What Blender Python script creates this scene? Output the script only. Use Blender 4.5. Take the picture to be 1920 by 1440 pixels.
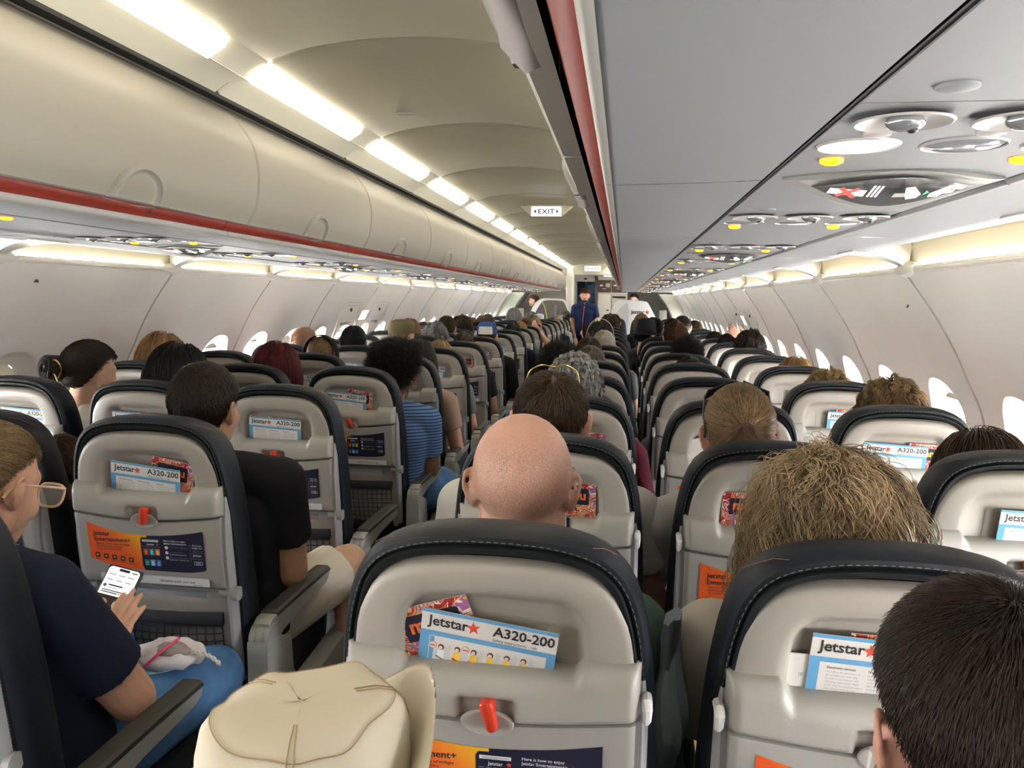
import bpy, bmesh, math, random
import numpy as np
from mathutils import Vector, Matrix, noise
random.seed(7)
D = bpy.data
for o in list(D.objects): D.objects.remove(o)
SC = bpy.context.scene
COL = SC.collection
PI = math.pi

# ------------------------------------------------------------------ camera
CX, CZ = 0.655, 1.47
F_PX, YAW, PIT, ROL = 1475.8, 0.1390, 0.1069, 0.0154
fw = Vector((-math.sin(YAW)*math.cos(PIT), math.cos(YAW)*math.cos(PIT), -math.sin(PIT)))
rt = Vector((math.cos(YAW), math.sin(YAW), 0)); up = rt.cross(fw)
rt, up = (rt*math.cos(ROL)+up*math.sin(ROL)), (up*math.cos(ROL)-rt*math.sin(ROL))
cd = D.cameras.new('camera'); cam = D.objects.new('camera', cd); COL.objects.link(cam)
M = Matrix((rt, up, -fw)).transposed().to_4x4(); M.translation = (CX, 0, CZ)
cam.matrix_world = M
cd.sensor_width = 36; cd.lens = F_PX/1920*36; cd.clip_start = 0.02; cd.clip_end = 200
SC.camera = cam
def at(px, py, Y):
    d = rt*((px-960)/F_PX) - up*((py-720)/F_PX) + fw
    return Vector((CX, 0, CZ)) + d*(Y/d.y)
# ------------------------------------------------------------------ world, view
SC.view_settings.view_transform = 'Standard'; SC.view_settings.look = 'None'
SC.view_settings.gamma = 1; SC.view_settings.use_curve_mapping = False
SC.view_settings.exposure = 0.5
W = D.worlds.new('world'); SC.world = W; W.use_nodes = True
wn = W.node_tree.nodes; wl = W.node_tree.links; wn.clear()
wo = wn.new('ShaderNodeOutputWorld'); bg = wn.new('ShaderNodeBackground')
tc = wn.new('ShaderNodeTexCoord'); sx = wn.new('ShaderNodeSeparateXYZ'); rp = wn.new('ShaderNodeValToRGB')
rp.color_ramp.elements[0].position = 0.45; rp.color_ramp.elements[0].color = (.70, .68, .64, 1)
rp.color_ramp.elements[1].position = 0.62; rp.color_ramp.elements[1].color = (.80, .86, .92, 1)
mp = wn.new('ShaderNodeMapRange'); mp.inputs[1].default_value = -1
wl.new(tc.outputs['Generated'], sx.inputs[0]); wl.new(sx.outputs['Z'], mp.inputs[0])
wl.new(mp.outputs[0], rp.inputs[0]); wl.new(rp.outputs[0], bg.inputs[0])
sm = wn.new('ShaderNodeMath'); sm.operation = 'MULTIPLY_ADD'; sm.inputs[1].default_value = 15.0; sm.inputs[2].default_value = 130.0   # brighter sky on the sun side (right)
wl.new(sx.outputs['X'], sm.inputs[0]); wl.new(sm.outputs[0], bg.inputs[1])
wl.new(bg.outputs[0], wo.inputs[0])
STRIP_E = 6.0      # ceiling light strips
COVE_E = 7.0        # sidewall light tubes
# daylight enters through the row of cabin windows: portals guide the sampling of the sky through them
def portal(x, sgn):
    l = D.lights.new('window_daylight', 'AREA'); l.shape = 'RECTANGLE'; l.size = 21.5; l.size_y = 0.5
    l.cycles.is_portal = True
    o = D.objects.new('window_daylight', l); COL.objects.link(o)
    o.location = (x, 5.6, 1.0)
    o.rotation_euler = Matrix(((0, 0, sgn), (1, 0, 0), (0, sgn, 0))).to_euler()
portal(2.12, 1); portal(-2.12, -1)

# ------------------------------------------------------------------ materials
MATS = {}
def mat(name, col=(.5,.5,.5), rough=.5, metal=0, bump=0, bscale=60, var=0, vscale=8, emit=0, ecol=None, spec=.5, trans=0, sss=0, coat=0, alpha=1):
    if name in MATS: return MATS[name]
    m = D.materials.new(name); m.use_nodes = True; n = m.node_tree.nodes; l = m.node_tree.links
    b = n['Principled BSDF']
    b.inputs['Base Color'].default_value = (*col, 1); b.inputs['Roughness'].default_value = rough
    b.inputs['Metallic'].default_value = metal; b.inputs['Specular IOR Level'].default_value = spec
    b.inputs['Transmission Weight'].default_value = trans; b.inputs['Subsurface Weight'].default_value = sss
    b.inputs['Subsurface Scale'].default_value = .01; b.inputs['Coat Weight'].default_value = coat
    b.inputs['Alpha'].default_value = alpha
    if emit:
        b.inputs['Emission Color'].default_value = (*(ecol or col), 1); b.inputs['Emission Strength'].default_value = emit
    if bump or var:
        t = n.new('ShaderNodeTexCoord')
    if bump:
        x = n.new('ShaderNodeTexNoise'); x.inputs['Scale'].default_value = bscale; x.inputs['Detail'].default_value = 3
        k = n.new('ShaderNodeBump'); k.inputs['Strength'].default_value = bump; k.inputs['Distance'].default_value = .004
        l.new(t.outputs['Object'], x.inputs['Vector']); l.new(x.outputs['Fac'], k.inputs['Height']); l.new(k.outputs[0], b.inputs['Normal'])
    if var:
        x = n.new('ShaderNodeTexNoise'); x.inputs['Scale'].default_value = vscale; x.inputs['Detail'].default_value = 4
        r = n.new('ShaderNodeValToRGB'); r.color_ramp.elements[0].position = .3; r.color_ramp.elements[1].position = .7
        r.color_ramp.elements[0].color = (*[max(0, c*(1-var)) for c in col], 1)
        r.color_ramp.elements[1].color = (*[min(1, c*(1+var)) for c in col], 1)
        l.new(t.outputs['Object'], x.inputs['Vector']); l.new(x.outputs['Fac'], r.inputs[0]); l.new(r.outputs[0], b.inputs['Base Color'])
    MATS[name] = m; return m
def node(m, kind): return m.node_tree.nodes.new(kind)

wallm = mat('cabin_wall', (.86,.82,.775), .62, var=.03, vscale=2, spec=.3)
ceilm = mat('cabin_ceiling', (.60,.58,.485), .45)
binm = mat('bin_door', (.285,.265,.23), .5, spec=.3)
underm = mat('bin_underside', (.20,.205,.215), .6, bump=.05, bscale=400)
covem = mat('cove_cream', (.80,.74,.58), .5)
darkm = mat('dark_gap', (.012,.012,.013), .7)
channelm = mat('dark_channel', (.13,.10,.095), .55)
redm = mat('red_rail', (.22,.022,.012), .38)
lipm = mat('grey_lip', (.36,.35,.325), .4)
shellm = mat('shell_beige', (.30,.275,.247), .4, bump=.06, bscale=500)
shell2m = mat('pocket_beige', (.34,.325,.295), .4, bump=.06, bscale=500)
trayM = mat('tray_grey', (.31,.295,.275), .4, bump=.05, bscale=500)
leatherm = mat('dark_leather', (.008,.0105,.012), .45, bump=.25, bscale=55, var=.25, vscale=20, spec=.2)
leather2m = mat('dark_leather_side', (.006,.009,.016), .5, bump=.35, bscale=28, spec=.3)
stitchm = mat('stitching', (.10,.11,.12), .7)
orstitchm = mat('orange_stitching', (.16,.05,.025), .7)
framem = mat('frame_grey', (.30,.30,.31), .4)
padm = mat('armrest_pad', (.035,.034,.031), .5, bump=.1, bscale=200)
armm = mat('armrest_grey', (.27,.27,.255), .38)
latchm = mat('latch_red', (.62,.045,.018), .3, coat=.3)
netm = mat('net_black', (.012,.013,.018), .8)
metalm = mat('metal', (.55,.55,.56), .3, metal=.8)
blackm = mat('black_plastic', (.015,.015,.017), .4)
floorm = mat('carpet', (.035,.037,.045), .95, bump=.5, bscale=300, var=.3, vscale=60)
whitem = mat('white_paint', (.72,.71,.69), .35)
cardwm = mat('card_white', (.62,.60,.58), .35)
cardbm = mat('card_blue', (.11,.30,.52), .35)
inkm = mat('ink_black', (.02,.02,.022), .5)
grinkm = mat('ink_grey', (.25,.25,.26), .5)
starm = mat('star_red', (.60,.07,.035), .4)
navym = mat('print_navy', (.012,.014,.035), .35)
orangem = mat('print_orange', (.75,.16,.03), .4)
yellm = mat('print_yellow', (.80,.50,.05), .4)
whitepm = mat('print_white', (.75,.75,.78), .4)
greyprm = mat('print_grey', (.22,.22,.26), .4)
glassm = mat('lens_glass', (.9,.9,.9), .05, trans=.9, alpha=.35)
# orange panel of the seat poster: printed blend from red-orange to yellow
posterm = mat('poster_orange', (.8,.2,.03), .35)
def _pg():
    m = posterm; n = m.node_tree.nodes; l = m.node_tree.links; t = n.new('ShaderNodeTexCoord'); s = n.new('ShaderNodeSeparateXYZ')
    a = n.new('ShaderNodeMath'); a.operation = 'MULTIPLY_ADD'; a.inputs[1].default_value = 5.5; 
    b = n.new('ShaderNodeMath'); b.operation = 'MULTIPLY_ADD'; b.inputs[1].default_value = 6; b.inputs[2].default_value = -4.6
    l.new(t.outputs['Object'], s.inputs[0]); l.new(s.outputs['Z'], b.inputs[0]); l.new(s.outputs['X'], a.inputs[0]); l.new(b.outputs[0], a.inputs[2])
    r = n.new('ShaderNodeValToRGB'); e = r.color_ramp.elements
    e[0].position = 0; e[0].color = (.72,.10,.02,1); e[1].position = .62; e[1].color = (.80,.48,.02,1)
    x = e.new(.25); x.color = (.80,.20,.025,1)
    l.new(a.outputs[0], r.inputs[0]); l.new(r.outputs[0], n['Principled BSDF'].inputs['Base Color'])
_pg()
# menu border: dotted and swirled print
menum = mat('menu_print', (.5,.2,.1), .4)
def _mp():
    m = menum; n = m.node_tree.nodes; l = m.node_tree.links; t = n.new('ShaderNodeTexCoord')
    v = n.new('ShaderNodeTexNoise'); v.inputs['Scale'].default_value = 22; v.inputs['Distortion'].default_value = 2.5
    r = n.new('ShaderNodeValToRGB'); r.color_ramp.interpolation = 'CONSTANT'; e = r.color_ramp.elements
    cs = [(0,(.30,.02,.02)),(.40,(.75,.68,.6)),(.43,(.45,.05,.03)),(.49,(.72,.28,.04)),(.54,(.75,.65,.5)),(.57,(.35,.12,.30)),(.66,(.70,.40,.06))]
    e[0].position = 0; e[0].color = (*cs[0][1],1); e[1].position = cs[1][0]; e[1].color = (*cs[1][1],1)
    for p, c in cs[2:]: x = e.new(p); x.color = (*c,1)
    l.new(t.outputs['Object'], v.inputs['Vector']); l.new(v.outputs['Fac'], r.inputs[0]); l.new(r.outputs[0], n['Principled BSDF'].inputs['Base Color'])
_mp()
def hairmat(name, c1, c2, rough=.42):
    if name in MATS: return MATS[name]
    m = D.materials.new(name); m.use_nodes = True; n = m.node_tree.nodes; l = m.node_tree.links; b = n['Principled BSDF']
    b.inputs['Roughness'].default_value = rough; b.inputs['Specular IOR Level'].default_value = .35
    a = n.new('ShaderNodeAttribute'); a.attribute_name = 'rnd'; r = n.new('ShaderNodeValToRGB')
    r.color_ramp.elements[0].color = (*c1,1); r.color_ramp.elements[1].color = (*c2,1)
    l.new(a.outputs['Fac'], r.inputs[0]); l.new(r.outputs[0], b.inputs['Base Color']); MATS[name] = m; return m
def skin(name, c, stubble=None):
    m = mat(name, c, .48, bump=.15, bscale=160, var=.07, vscale=14, sss=.08); return m

# ------------------------------------------------------------------ mesh building
class MB:
    def __init__(s): s.v = []; s.f = []; s.m = []; s.mats = []
    def mi(s, m):
        if m not in s.mats: s.mats.append(m)
        return s.mats.index(m)
    def add(s, vs, fs, m):
        k = len(s.v); i = s.mi(m); s.v += [tuple(a) for a in vs]
        for f in fs: s.f.append([a+k for a in f]); s.m.append(i)
    def loft(s, rings, m, closed=True, cap0=False, cap1=False):
        n = len(rings[0]); vs = [p for r in rings for p in r]; fs = []
        for j in range(len(rings)-1):
            for i in range(n if closed else n-1):
                a = j*n+i; b = j*n+(i+1) % n; fs.append([a, b, b+n, a+n])
        if cap0: fs.append(list(range(n))[::-1])
        if cap1: fs.append([(len(rings)-1)*n+i for i in range(n)])
        s.add(vs, fs, m)
    def tube(s, pts, r, m, n=8, caps=True):
        pts = [Vector(p) for p in pts]; rs = r if isinstance(r, (list, tuple)) else [r]*len(pts); rings = []
        a = None
        for i, p in enumerate(pts):
            t = (pts[min(i+1, len(pts)-1)]-pts[max(i-1, 0)]).normalized()
            if a is None: a = t.orthogonal().normalized()
            else:
                a = (a - t*a.dot(t)); a = a.normalized() if a.length > 1e-6 else t.orthogonal().normalized()
            b = t.cross(a); rings.append([p+(a*math.cos(q)+b*math.sin(q))*rs[i] for q in [2*PI*k/n for k in range(n)]])
        s.loft(rings, m, True, caps, caps)
    def box(s, lo, hi, m, r=0):
        x0,y0,z0 = lo; x1,y1,z1 = hi
        if r <= 0:
            vs = [(x,y,z) for x in (x0,x1) for y in (y0,y1) for z in (z0,z1)]
            s.add(vs, [[0,1,3,2],[4,6,7,5],[0,4,5,1],[2,3,7,6],[0,2,6,4],[1,5,7,3]], m); return
        bm = bmesh.new(); bmesh.ops.create_cube(bm, size=1)
        for v in bm.verts: v.co = Vector((x0+(v.co.x+.5)*(x1-x0), y0+(v.co.y+.5)*(y1-y0), z0+(v.co.z+.5)*(z1-z0)))
        bmesh.ops.bevel(bm, geom=bm.edges[:]+bm.verts[:], offset=r, segments=3, affect='EDGES', profile=.5)
        s.addbm(bm, m)
    def addbm(s, bm, m):
        bm.verts.index_update(); s.add([v.co.copy() for v in bm.verts], [[v.index for v in f.verts] for f in bm.faces], m); bm.free()
    def ell(s, c, r, m, n=16, k=10, rot=None):
        c = Vector(c); rings = []
        for j in range(k+1):
            t = PI*j/k; rr = max(math.sin(t), 1e-3)
            ring = []
            for i in range(n):
                q = 2*PI*i/n; p = Vector((r[0]*rr*math.cos(q), r[1]*rr*math.sin(q), r[2]*math.cos(t)))
                if rot: p = rot @ p
                ring.append(c+p)
            rings.append(ring)
        s.loft(rings[::-1], m, True, True, True)
    def prism(s, poly, y0, y1, m, axis='y'):   # poly of 2D points extruded along axis
        def P(a, b, t): return {'y': (a, t, b), 'x': (t, a, b), 'z': (a, b, t)}[axis]
        n = len(poly); vs = [P(a,b,y0) for a,b in poly]+[P(a,b,y1) for a,b in poly]
        fs = [[i, (i+1) % n, n+(i+1) % n, n+i] for i in range(n)]+[list(range(n))[::-1], list(range(n, 2*n))]
        s.add(vs, fs, m)
    def mesh(s, name='mesh', smooth=True, angle=40):
        me = D.meshes.new(name); me.from_pydata(s.v, [], s.f)
        for m in s.mats: me.materials.append(m)
        me.polygons.foreach_set('material_index', s.m)
        bm = bmesh.new(); bm.from_mesh(me); bmesh.ops.recalc_face_normals(bm, faces=bm.faces); bm.to_mesh(me); bm.free()
        if smooth:
            me.polygons.foreach_set('use_smooth', [True]*len(me.polygons)); me.set_sharp_from_angle(angle=math.radians(angle))
        me.update(); return me
    def build(s, name, parent=None, smooth=True, angle=40, loc=None):
        return link(name, s.mesh(name, smooth, angle), parent, loc)
def link(name, me, parent=None, loc=None, rot=None):
    o = D.objects.new(name, me); COL.objects.link(o)
    if parent: o.parent = parent
    if loc is not None: o.location = loc
    if rot is not None: o.rotation_euler = rot
    return o
def empty(name, loc, rz=0):
    o = D.objects.new(name, None); COL.objects.link(o); o.location = loc; o.rotation_euler = (0,0,rz); o.empty_display_size = .05; return o
def tag(o, label=None, cat=None, group=None, kind=None):
    if label: o['label'] = label
    if cat: o['category'] = cat
    if group: o['group'] = group
    if kind: o['kind'] = kind
    return o
def copy_tree(o, parent=None):
    c = o.copy(); COL.objects.link(c); c.parent = parent
    for ch in o.children: copy_tree(ch, c)
    return c
def catmull(P, k=6):
    P = [Vector(p) for p in P]; out = []
    for i in range(len(P)-1):
        a = P[max(i-1,0)]; b = P[i]; c = P[i+1]; d = P[min(i+2,len(P)-1)]
        for j in range(k):
            t = j/k; out.append(.5*((2*b)+(c-a)*t+(2*a-5*b+4*c-d)*t*t+(3*b-a-3*c+d)*t**3))
    out.append(P[-1]); return out
_tc = {}
def text2d(txt, size=1, bold=0, spacing=1.0):
    key = (txt, bold, spacing)
    if key not in _tc:
        cu = D.curves.new('t', 'FONT'); cu.body = txt; cu.size = 1; cu.offset = bold; cu.space_character = spacing; cu.resolution_u = 2
        ob = D.objects.new('t', cu); COL.objects.link(ob); dg = bpy.context.evaluated_depsgraph_get()
        me = D.meshes.new_from_object(ob.evaluated_get(dg)); vs = [v.co.copy() for v in me.vertices]; fs = [list(p.vertices) for p in me.polygons]
        D.objects.remove(ob); D.curves.remove(cu); D.meshes.remove(me); _tc[key] = (vs, fs)
    vs, fs = _tc[key]; return [(v.x*size, v.y*size) for v in vs], fs
class Flat:   # 2D drawing on a plane: f maps (u, w, depth) to 3D
    def __init__(s, mb, f): s.mb = mb; s.f = f; s.d = 0
    def poly(s, pts, m, d): s.mb.add([s.f(a,b,d) for a,b in pts], [list(range(len(pts)))], m)
    def rect(s, x0, y0, x1, y1, m, d): s.poly([(x0,y0),(x1,y0),(x1,y1),(x0,y1)], m, d)
    def text(s, t, x, y, size, m, d, bold=0, center=False, rot=0, sx=1):
        vs, fs = text2d(t, size, bold)
        if center and vs: w = max(a for a,b in vs); x -= w*sx/2
        c, q = math.cos(rot), math.sin(rot)
        s.mb.add([s.f(x+a*c*sx-b*q, y+a*q*sx+b*c, d) for a,b in vs], fs, m)
    def circ(s, x, y, r, m, d, n=16, ry=None): s.poly([(x+r*math.cos(2*PI*i/n), y+(ry or r)*math.sin(2*PI*i/n)) for i in range(n)], m, d)
    def star(s, x, y, r, m, d, rot=.15):
        pts = []
        for i in range(10):
            q = PI/2+rot+i*PI/5; rr = r if i % 2 == 0 else r*.42; pts.append((x+rr*math.cos(q), y+rr*math.sin(q)))
        vs = [s.f(x,y,d)]+[s.f(a,b,d) for a,b in pts]; s.mb.add(vs, [[0,i+1,(i+1)%10+1] for i in range(10)], m)

# ------------------------------------------------------------------ cabin shell
Y0, Y1 = -5.0, 15.9
WP = [(1.60,1.665),(1.66,1.58),(1.762,1.44),(1.842,1.309),(1.893,1.2),(1.925,1.14),(1.959,1.045),(1.975,.9),(1.96,.6),(1.90,.3),(1.80,0)]
_wp = catmull([(a,b,0) for a,b in WP], 6)
def wallx(z):
    for a, b in zip(_wp, _wp[1:]):
        if b.y <= z <= a.y: t = (z-b.y)/(a.y-b.y+1e-9); return b.x+(a.x-b.x)*t
    return 1.6 if z > 1 else 1.8
def wall(sgn, name, P, yw0, zc, n0, n1):
    if sgn < 0: n0 -= 1
    mb = MB(); z0, z1 = zc-.29, zc+.26
    Ya = yw0+(n0-.5)*P; Yb = yw0+(n1+.5)*P
    zs = [0, .3, .5, z0]; ztop = [z1+(1.60-z1)*i/10 for i in range(11)]
    def row(zz): return [[(sgn*wallx(z), y, z) for y in [Ya+(Yb-Ya)*j/40 for j in range(41)]] for z in zz]
    mb.loft(row(zs), wallm, False); mb.loft(row(ztop), wallm, False)
    N = 64
    for k in range(n0, n1+1):
        yc = yw0+k*P; h = P/2; rings = []
        cq = [math.atan2(b_, a_) % (2*PI) for a_, b_ in ((h, z1-zc), (-h, z1-zc), (-h, z0-zc), (h, z0-zc))]
        def cellpt(q):
            for c_ in cq:
                if abs(q-c_) < PI/N+1e-6: return (h if math.cos(c_) > 0 else -h), (z1-zc if math.sin(c_) > 0 else z0-zc)
            c, s_ = math.cos(q), math.sin(q); 
            t = min(h/abs(c) if abs(c) > 1e-6 else 9, (z1-zc if s_ > 0 else zc-z0)/abs(s_) if abs(s_) > 1e-6 else 9)
            return c*t, s_*t
        for a, b, dep, w in [(0,0,0,1),(.180,.210,0,0),(.172,.201,-.004,0),(.166,.194,-.002,0),(.163,.190,.004,0),(.15,.178,.014,0),(.128,.158,.022,0),(.112,.148,.026,0),(.106,.142,.030,0),(.104,.140,.064,0)]:
            ring = []
            for i in range(N):
                q = 2*PI*(i+.5)/N
                if w: dy, dz = cellpt(q)
                else:
                    e = 2.4; c, s_ = math.cos(q), math.sin(q); rr = (abs(c/a)**e+abs(s_/b)**e)**(-1/e); dy, dz = rr*c, rr*s_
                z = zc+dz; ring.append((sgn*(wallx(z)+dep), yc+dy, z))
            rings.append(ring)
        # extra flat ring keeps the profile of the wall between cell border and recess
        mid = []
        for t in (.25, .5, .75):
            rr_ = []
            for p, q in zip(rings[0], rings[1]):
                z = p[2]+(q[2]-p[2])*t; rr_.append((sgn*wallx(z), p[1]+(q[1]-p[1])*t, z))
            mid.append(rr_)
        rings = [rings[0]]+mid+rings[1:]
        mb.loft(rings, wallm, True)
    o = mb.build(name, angle=50); tag(o, kind='structure'); return o
PR, YR, ZR = .65, 3.35, .985
PL, YL, ZL = .574, 3.0, 1.02
wall(1, 'wall_right', PR, YR, ZR, -12, 19)
wall(-1, 'wall_left', PL, YL, ZL, -13, 22)
panem = mat('window_pane', (.9,.94,1), .08, alpha=.08)
shadem = mat('window_shade', (.60,.57,.50), .5)
def _sh():   # thin plastic blind: lets a little daylight glow through
    n = shadem.node_tree.nodes; l = shadem.node_tree.links; tr = n.new('ShaderNodeBsdfTranslucent'); tr.inputs[0].default_value = (.75,.70,.60,1); mx = n.new('ShaderNodeMixShader'); mx.inputs[0].default_value = .05
    l.new(n['Principled BSDF'].outputs[0], mx.inputs[1]); l.new(tr.outputs[0], mx.inputs[2]); l.new(mx.outputs[0], n['Material Output'].inputs[0])
_sh()
wi = 0
for sgn, P, yw, zc, rng in ((1, PR, YR, ZR, range(-12, 19)), (-1, PL, YL, ZL, range(-13, 22))):
    for k in rng:
        yc = yw+k*P; wi += 1; mb = MB(); x = sgn*(wallx(zc)+.058)
        pts = [(x+sgn*(wallx(zc+.146*math.sin(q))-wallx(zc)), yc+.11*math.cos(q), zc+.146*math.sin(q)) for q in [2*PI*i/32 for i in range(32)]]
        mb.loft([pts, [(a+sgn*.006, b, c) for a,b,c in pts]], panem, True, True, True)
        o = mb.build('window_%d' % wi); tag(o, kind='structure')
        dn = {(1,0): .10, (1,1): .05, (1,2): .04, (1,3): .02, (1,-1): .2, (-1,0): 1, (-1,1): .85, (-1,-1): .1, (-1,3): .12, (-1,4): .08}.get((sgn,k), .06 if (k*7) % 5 else .3)
        if sgn == -1 and k == 2: dn = .25
        if k < -1: dn = .15
        sh = MB(); zt = zc+.15; zb = zt-.30*dn; n = 8; rr = []
        for i in range(n+1):
            z = zt+(zb-zt)*i/n; w = .106*max(.05, (1-abs((z-zc)/.142)**2.6))**.42 if abs(z-zc) < .142 else .01
            rr.append([(sgn*(wallx(z)+.040), yc-w, z), (sgn*(wallx(z)+.040), yc+w, z)])
        sh.loft(rr, shadem, False); sh.loft([[(a+sgn*.004,b,c) for a,b,c in r] for r in rr], shadem, False)
        sh.tube([(sgn*(wallx(zb)+.037), yc-.09, zb), (sgn*(wallx(zb)+.037), yc+.09, zb)], .006, shadem)
        sh.build('shade', o)

# joints between side panels
jm = mat('panel_joint', (.42,.40,.38), .5)
def joint(sgn, y, name):
    mb = MB(); rings = []
    for i in range(40):
        z = 1.6-1.55*i/39; x = wallx(z); rings.append([(sgn*(x-.0035), y-.003, z), (sgn*(x-.0055), y+.001, z), (sgn*(x+.004), y+.006, z), (sgn*(x+.004), y-.006, z)])
    mb.loft(rings, jm, True, True, True); tag(mb.build(name), kind='structure')
JR = [YR-.325+1.3*i for i in range(-6, 10)]; JL = [2.66+1.16*i for i in range(-6, 12)]
ti = 0
for y in JR: ti += 1; joint(1, y, 'trim_%d' % ti)
for y in JL: ti += 1; joint(-1, y, 'trim_%d' % ti)
# lit cove above the side panels: back wall, ledge tube, arched ribs with leaf shaped clips
covelight = mat('cove_lamp', (1,.9,.66), .5, emit=COVE_E, ecol=(1,.82,.42))
for sgn, J, nm in ((1, JR, 'right'), (-1, JL, 'left')):
    mb = MB(); prof = [(1.50,1.662),(1.515,1.75),(1.56,1.79),(1.62,1.78),(1.655,1.71),(1.672,1.62)]
    prof = [(p.x, p.y) for p in catmull([(a,b,0) for a,b in prof], 4)]
    mb.loft([[(sgn*a, Y0, b) for a,b in prof], [(sgn*a, Y1, b) for a,b in prof]], covem, False)
    ti += 1; tag(mb.build('trim_%d' % ti), kind='structure')
    mb = MB(); mb.tube([(sgn*1.660, Y0, 1.598), (sgn*1.660, Y1, 1.598)], .014, mat('ledge', (.74,.72,.66), .4), 10)
    mb.tube([(sgn*1.676, Y0, 1.604), (sgn*1.676, Y1, 1.604)], .005, covelight, 6)
    ti += 1; o = mb.build('trim_%d' % ti); tag(o, 'lit ledge running along the top of the side panels', kind='structure')
    for y in J:
        mb = MB(); arc = [(p.x,p.y) for p in catmull([(1.44,1.656,0),(1.49,1.652,0),(1.56,1.640,0),(1.615,1.622,0),(1.655,1.596,0)], 4)]
        rings = []
        for i, (a, b) in enumerate(arc):
            w = .05+.16*(1-i/(len(arc)-1))**2
            rings.append([(sgn*a, y-w*.5, b), (sgn*a, y+w*.5, b), (sgn*(a+.01), y+.015, b+.10), (sgn*(a+.01), y-.015, b+.10)])
        mb.loft(rings, mat('rib_white', (.64,.62,.57), .4), True, True, True)
        # leaf shaped clip
        L = []
        for i in range(13):
            t = -1+2*i/12; w = (1-t*t)**.8*.03+.001; yy = y+t*.11
            L.append([(sgn*(1.655-w*.9), yy, 1.60+w*.2), (sgn*(1.650-w*.5), yy, 1.60-w*.7), (sgn*(1.672), yy, 1.60-w), (sgn*(1.675), yy, 1.60+w*.8), (sgn*(1.66-w*.2), yy, 1.60+w)])
        mb.loft(L, mat('clip_white', (.66,.64,.60), .35), True, True, True)
        ti += 1; tag(mb.build('trim_%d' % ti), kind='structure')

# floor
mb = MB(); mb.box((-1.98, Y0, -.06), (1.98, 18.6, 0), floorm); tag(mb.build('floor'), kind='structure')
# ceiling
CP, CJ = 1.09, 2.27
cprof = [(-.566,2.062),(-.519,2.093),(-.474,2.104)]
carc = [(-.395,2.150),(-.32,2.172),(-.24,2.187),(-.12,2.200),(0,2.204),(.12,2.200),(.24,2.187),(.32,2.172),(.395,2.150)]
mb = MB()
njoint = range(-7, 13)
for k in njoint:
    a, b = CJ+k*CP+.002, CJ+(k+1)*CP-.002
    if a > Y1: break
    b = min(b, Y1)
    for sg in (-1, 1):
        pr = [(sg*abs(x), z) for x, z in cprof]
        ys = [a, a+.012, b-.012, b]; dz = [.008, 0, 0, .008]
        mb.loft([[(x, y, z+d) for x, z in pr] for y, d in zip(ys, dz)], ceilm, False)
        # closed end of the light trough before the next joint
        s0 = [(sg*.474,2.104),(sg*.395,2.150)]
        mb.loft([[(x,y,z+d) for x,z in s0] for y,d in ((b-.23,.012),(b-.215,0),(b,0))], ceilm, False)
        mb.box((min(sg*.47, sg*.475), a, 2.104), (max(sg*.47, sg*.475), b, 2.15), ceilm)
    ca = catmull([(x,z,0) for x,z in carc], 3)
    mb.loft([[(p.x, y, p.y+d) for p in ca] for y, d in ((a,.012),(a+.008,.003),(a+.02,0),(b-.02,0),(b-.008,.003),(b,.012))], ceilm, False)
mb.box((-.6, Y0, 2.232), (.6, Y1, 2.25), darkm)
o = mb.build('ceiling', angle=35); tag(o, kind='structure')
stripm = mat('light_strip', (1,.93,.76), .5, emit=STRIP_E, ecol=(1,.90,.68))
proto = None
for k in njoint:
    a, b = CJ+k*CP+.012, CJ+(k+1)*CP-.235
    if a > Y1-.3: break
    for sg in (-1, 1):
        mb = MB(); L = b-a
        mb.prism([(sg*.469,2.104),(sg*.459,2.094),(sg*.408,2.124),(sg*.401,2.142),(sg*.404,2.158),(sg*.469,2.150)], a, b, stripm)
        o = mb.build('light_strip')
        tag(o, ('left' if sg < 0 else 'right')+' ceiling strip light, number %d counted forward, glowing warm white' % (k+8), 'ceiling light', 'strip lights along both edges of the ceiling')
# labels on the ceiling, exit signs
def exit_sign(x, y, z, w, lab, grp=None):
    t = empty('exit_sign', (x, y, z+.06)); tag(t, lab, 'exit sign')
    h = w*.32
    mb = MB(); pts = [(-w*.88,h*.55),(-w*.5,-h*.5),(w*.5,-h*.5),(w*.88,h*.55),(w*.5,h*.62),(-w*.5,h*.62)]
    mb.prism(pts, .004, .05, mat('sign_housing', (.62,.60,.52), .4)); mb.build('housing', t, loc=(0,0,-.06))
    mb = MB(); mb.box((-w*.5,-.004,-h*.5),(w*.5,.006,h*.5), mat('sign_white', (.9,.92,1), .4, emit=.75, ecol=(.86,.9,1)))
    f = Flat(mb, lambda a,b,d: (a, -.0045-d, b))
    f.text('EXIT', 0, -h*.26, h*.72, inkm, 0.0005, .01, True, sx=1.2)
    dr = mat('sign_red', (.25,.02,.03), .4)
    f.poly([(-w*.34,-h*.22),(-w*.34,h*.22),(-w*.42,0)], dr, .0005); f.poly([(w*.34,-h*.22),(w*.42,0),(w*.34,h*.22)], dr, .0005)
    mb.build('sign_face', t, smooth=False, loc=(0,0,-.06))
exit_sign(.08, 5.75, 2.105, .215, 'lit white EXIT sign hanging from the near ceiling, above the aisle')
exit_sign(.05, 15.1, 2.075, .30, 'lit white exit sign far down the cabin in front of the galley')
mb = MB(); p = (-.21, 3.08); mb.box((p[0]-.035, p[1]-.015, 2.182), (p[0]+.035, p[1]+.015, 2.187), mat('placard', (.45,.45,.47), .4))
f = Flat(mb, lambda a,b,d: (p[0]+a, p[1]+b, 2.1818-d))
f.text('IN CASE OF FIRE', -.03, .002, .008, inkm, .0004); f.text('BEHIND PANEL', -.03, -.009, .008, inkm, .0004)
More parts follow.
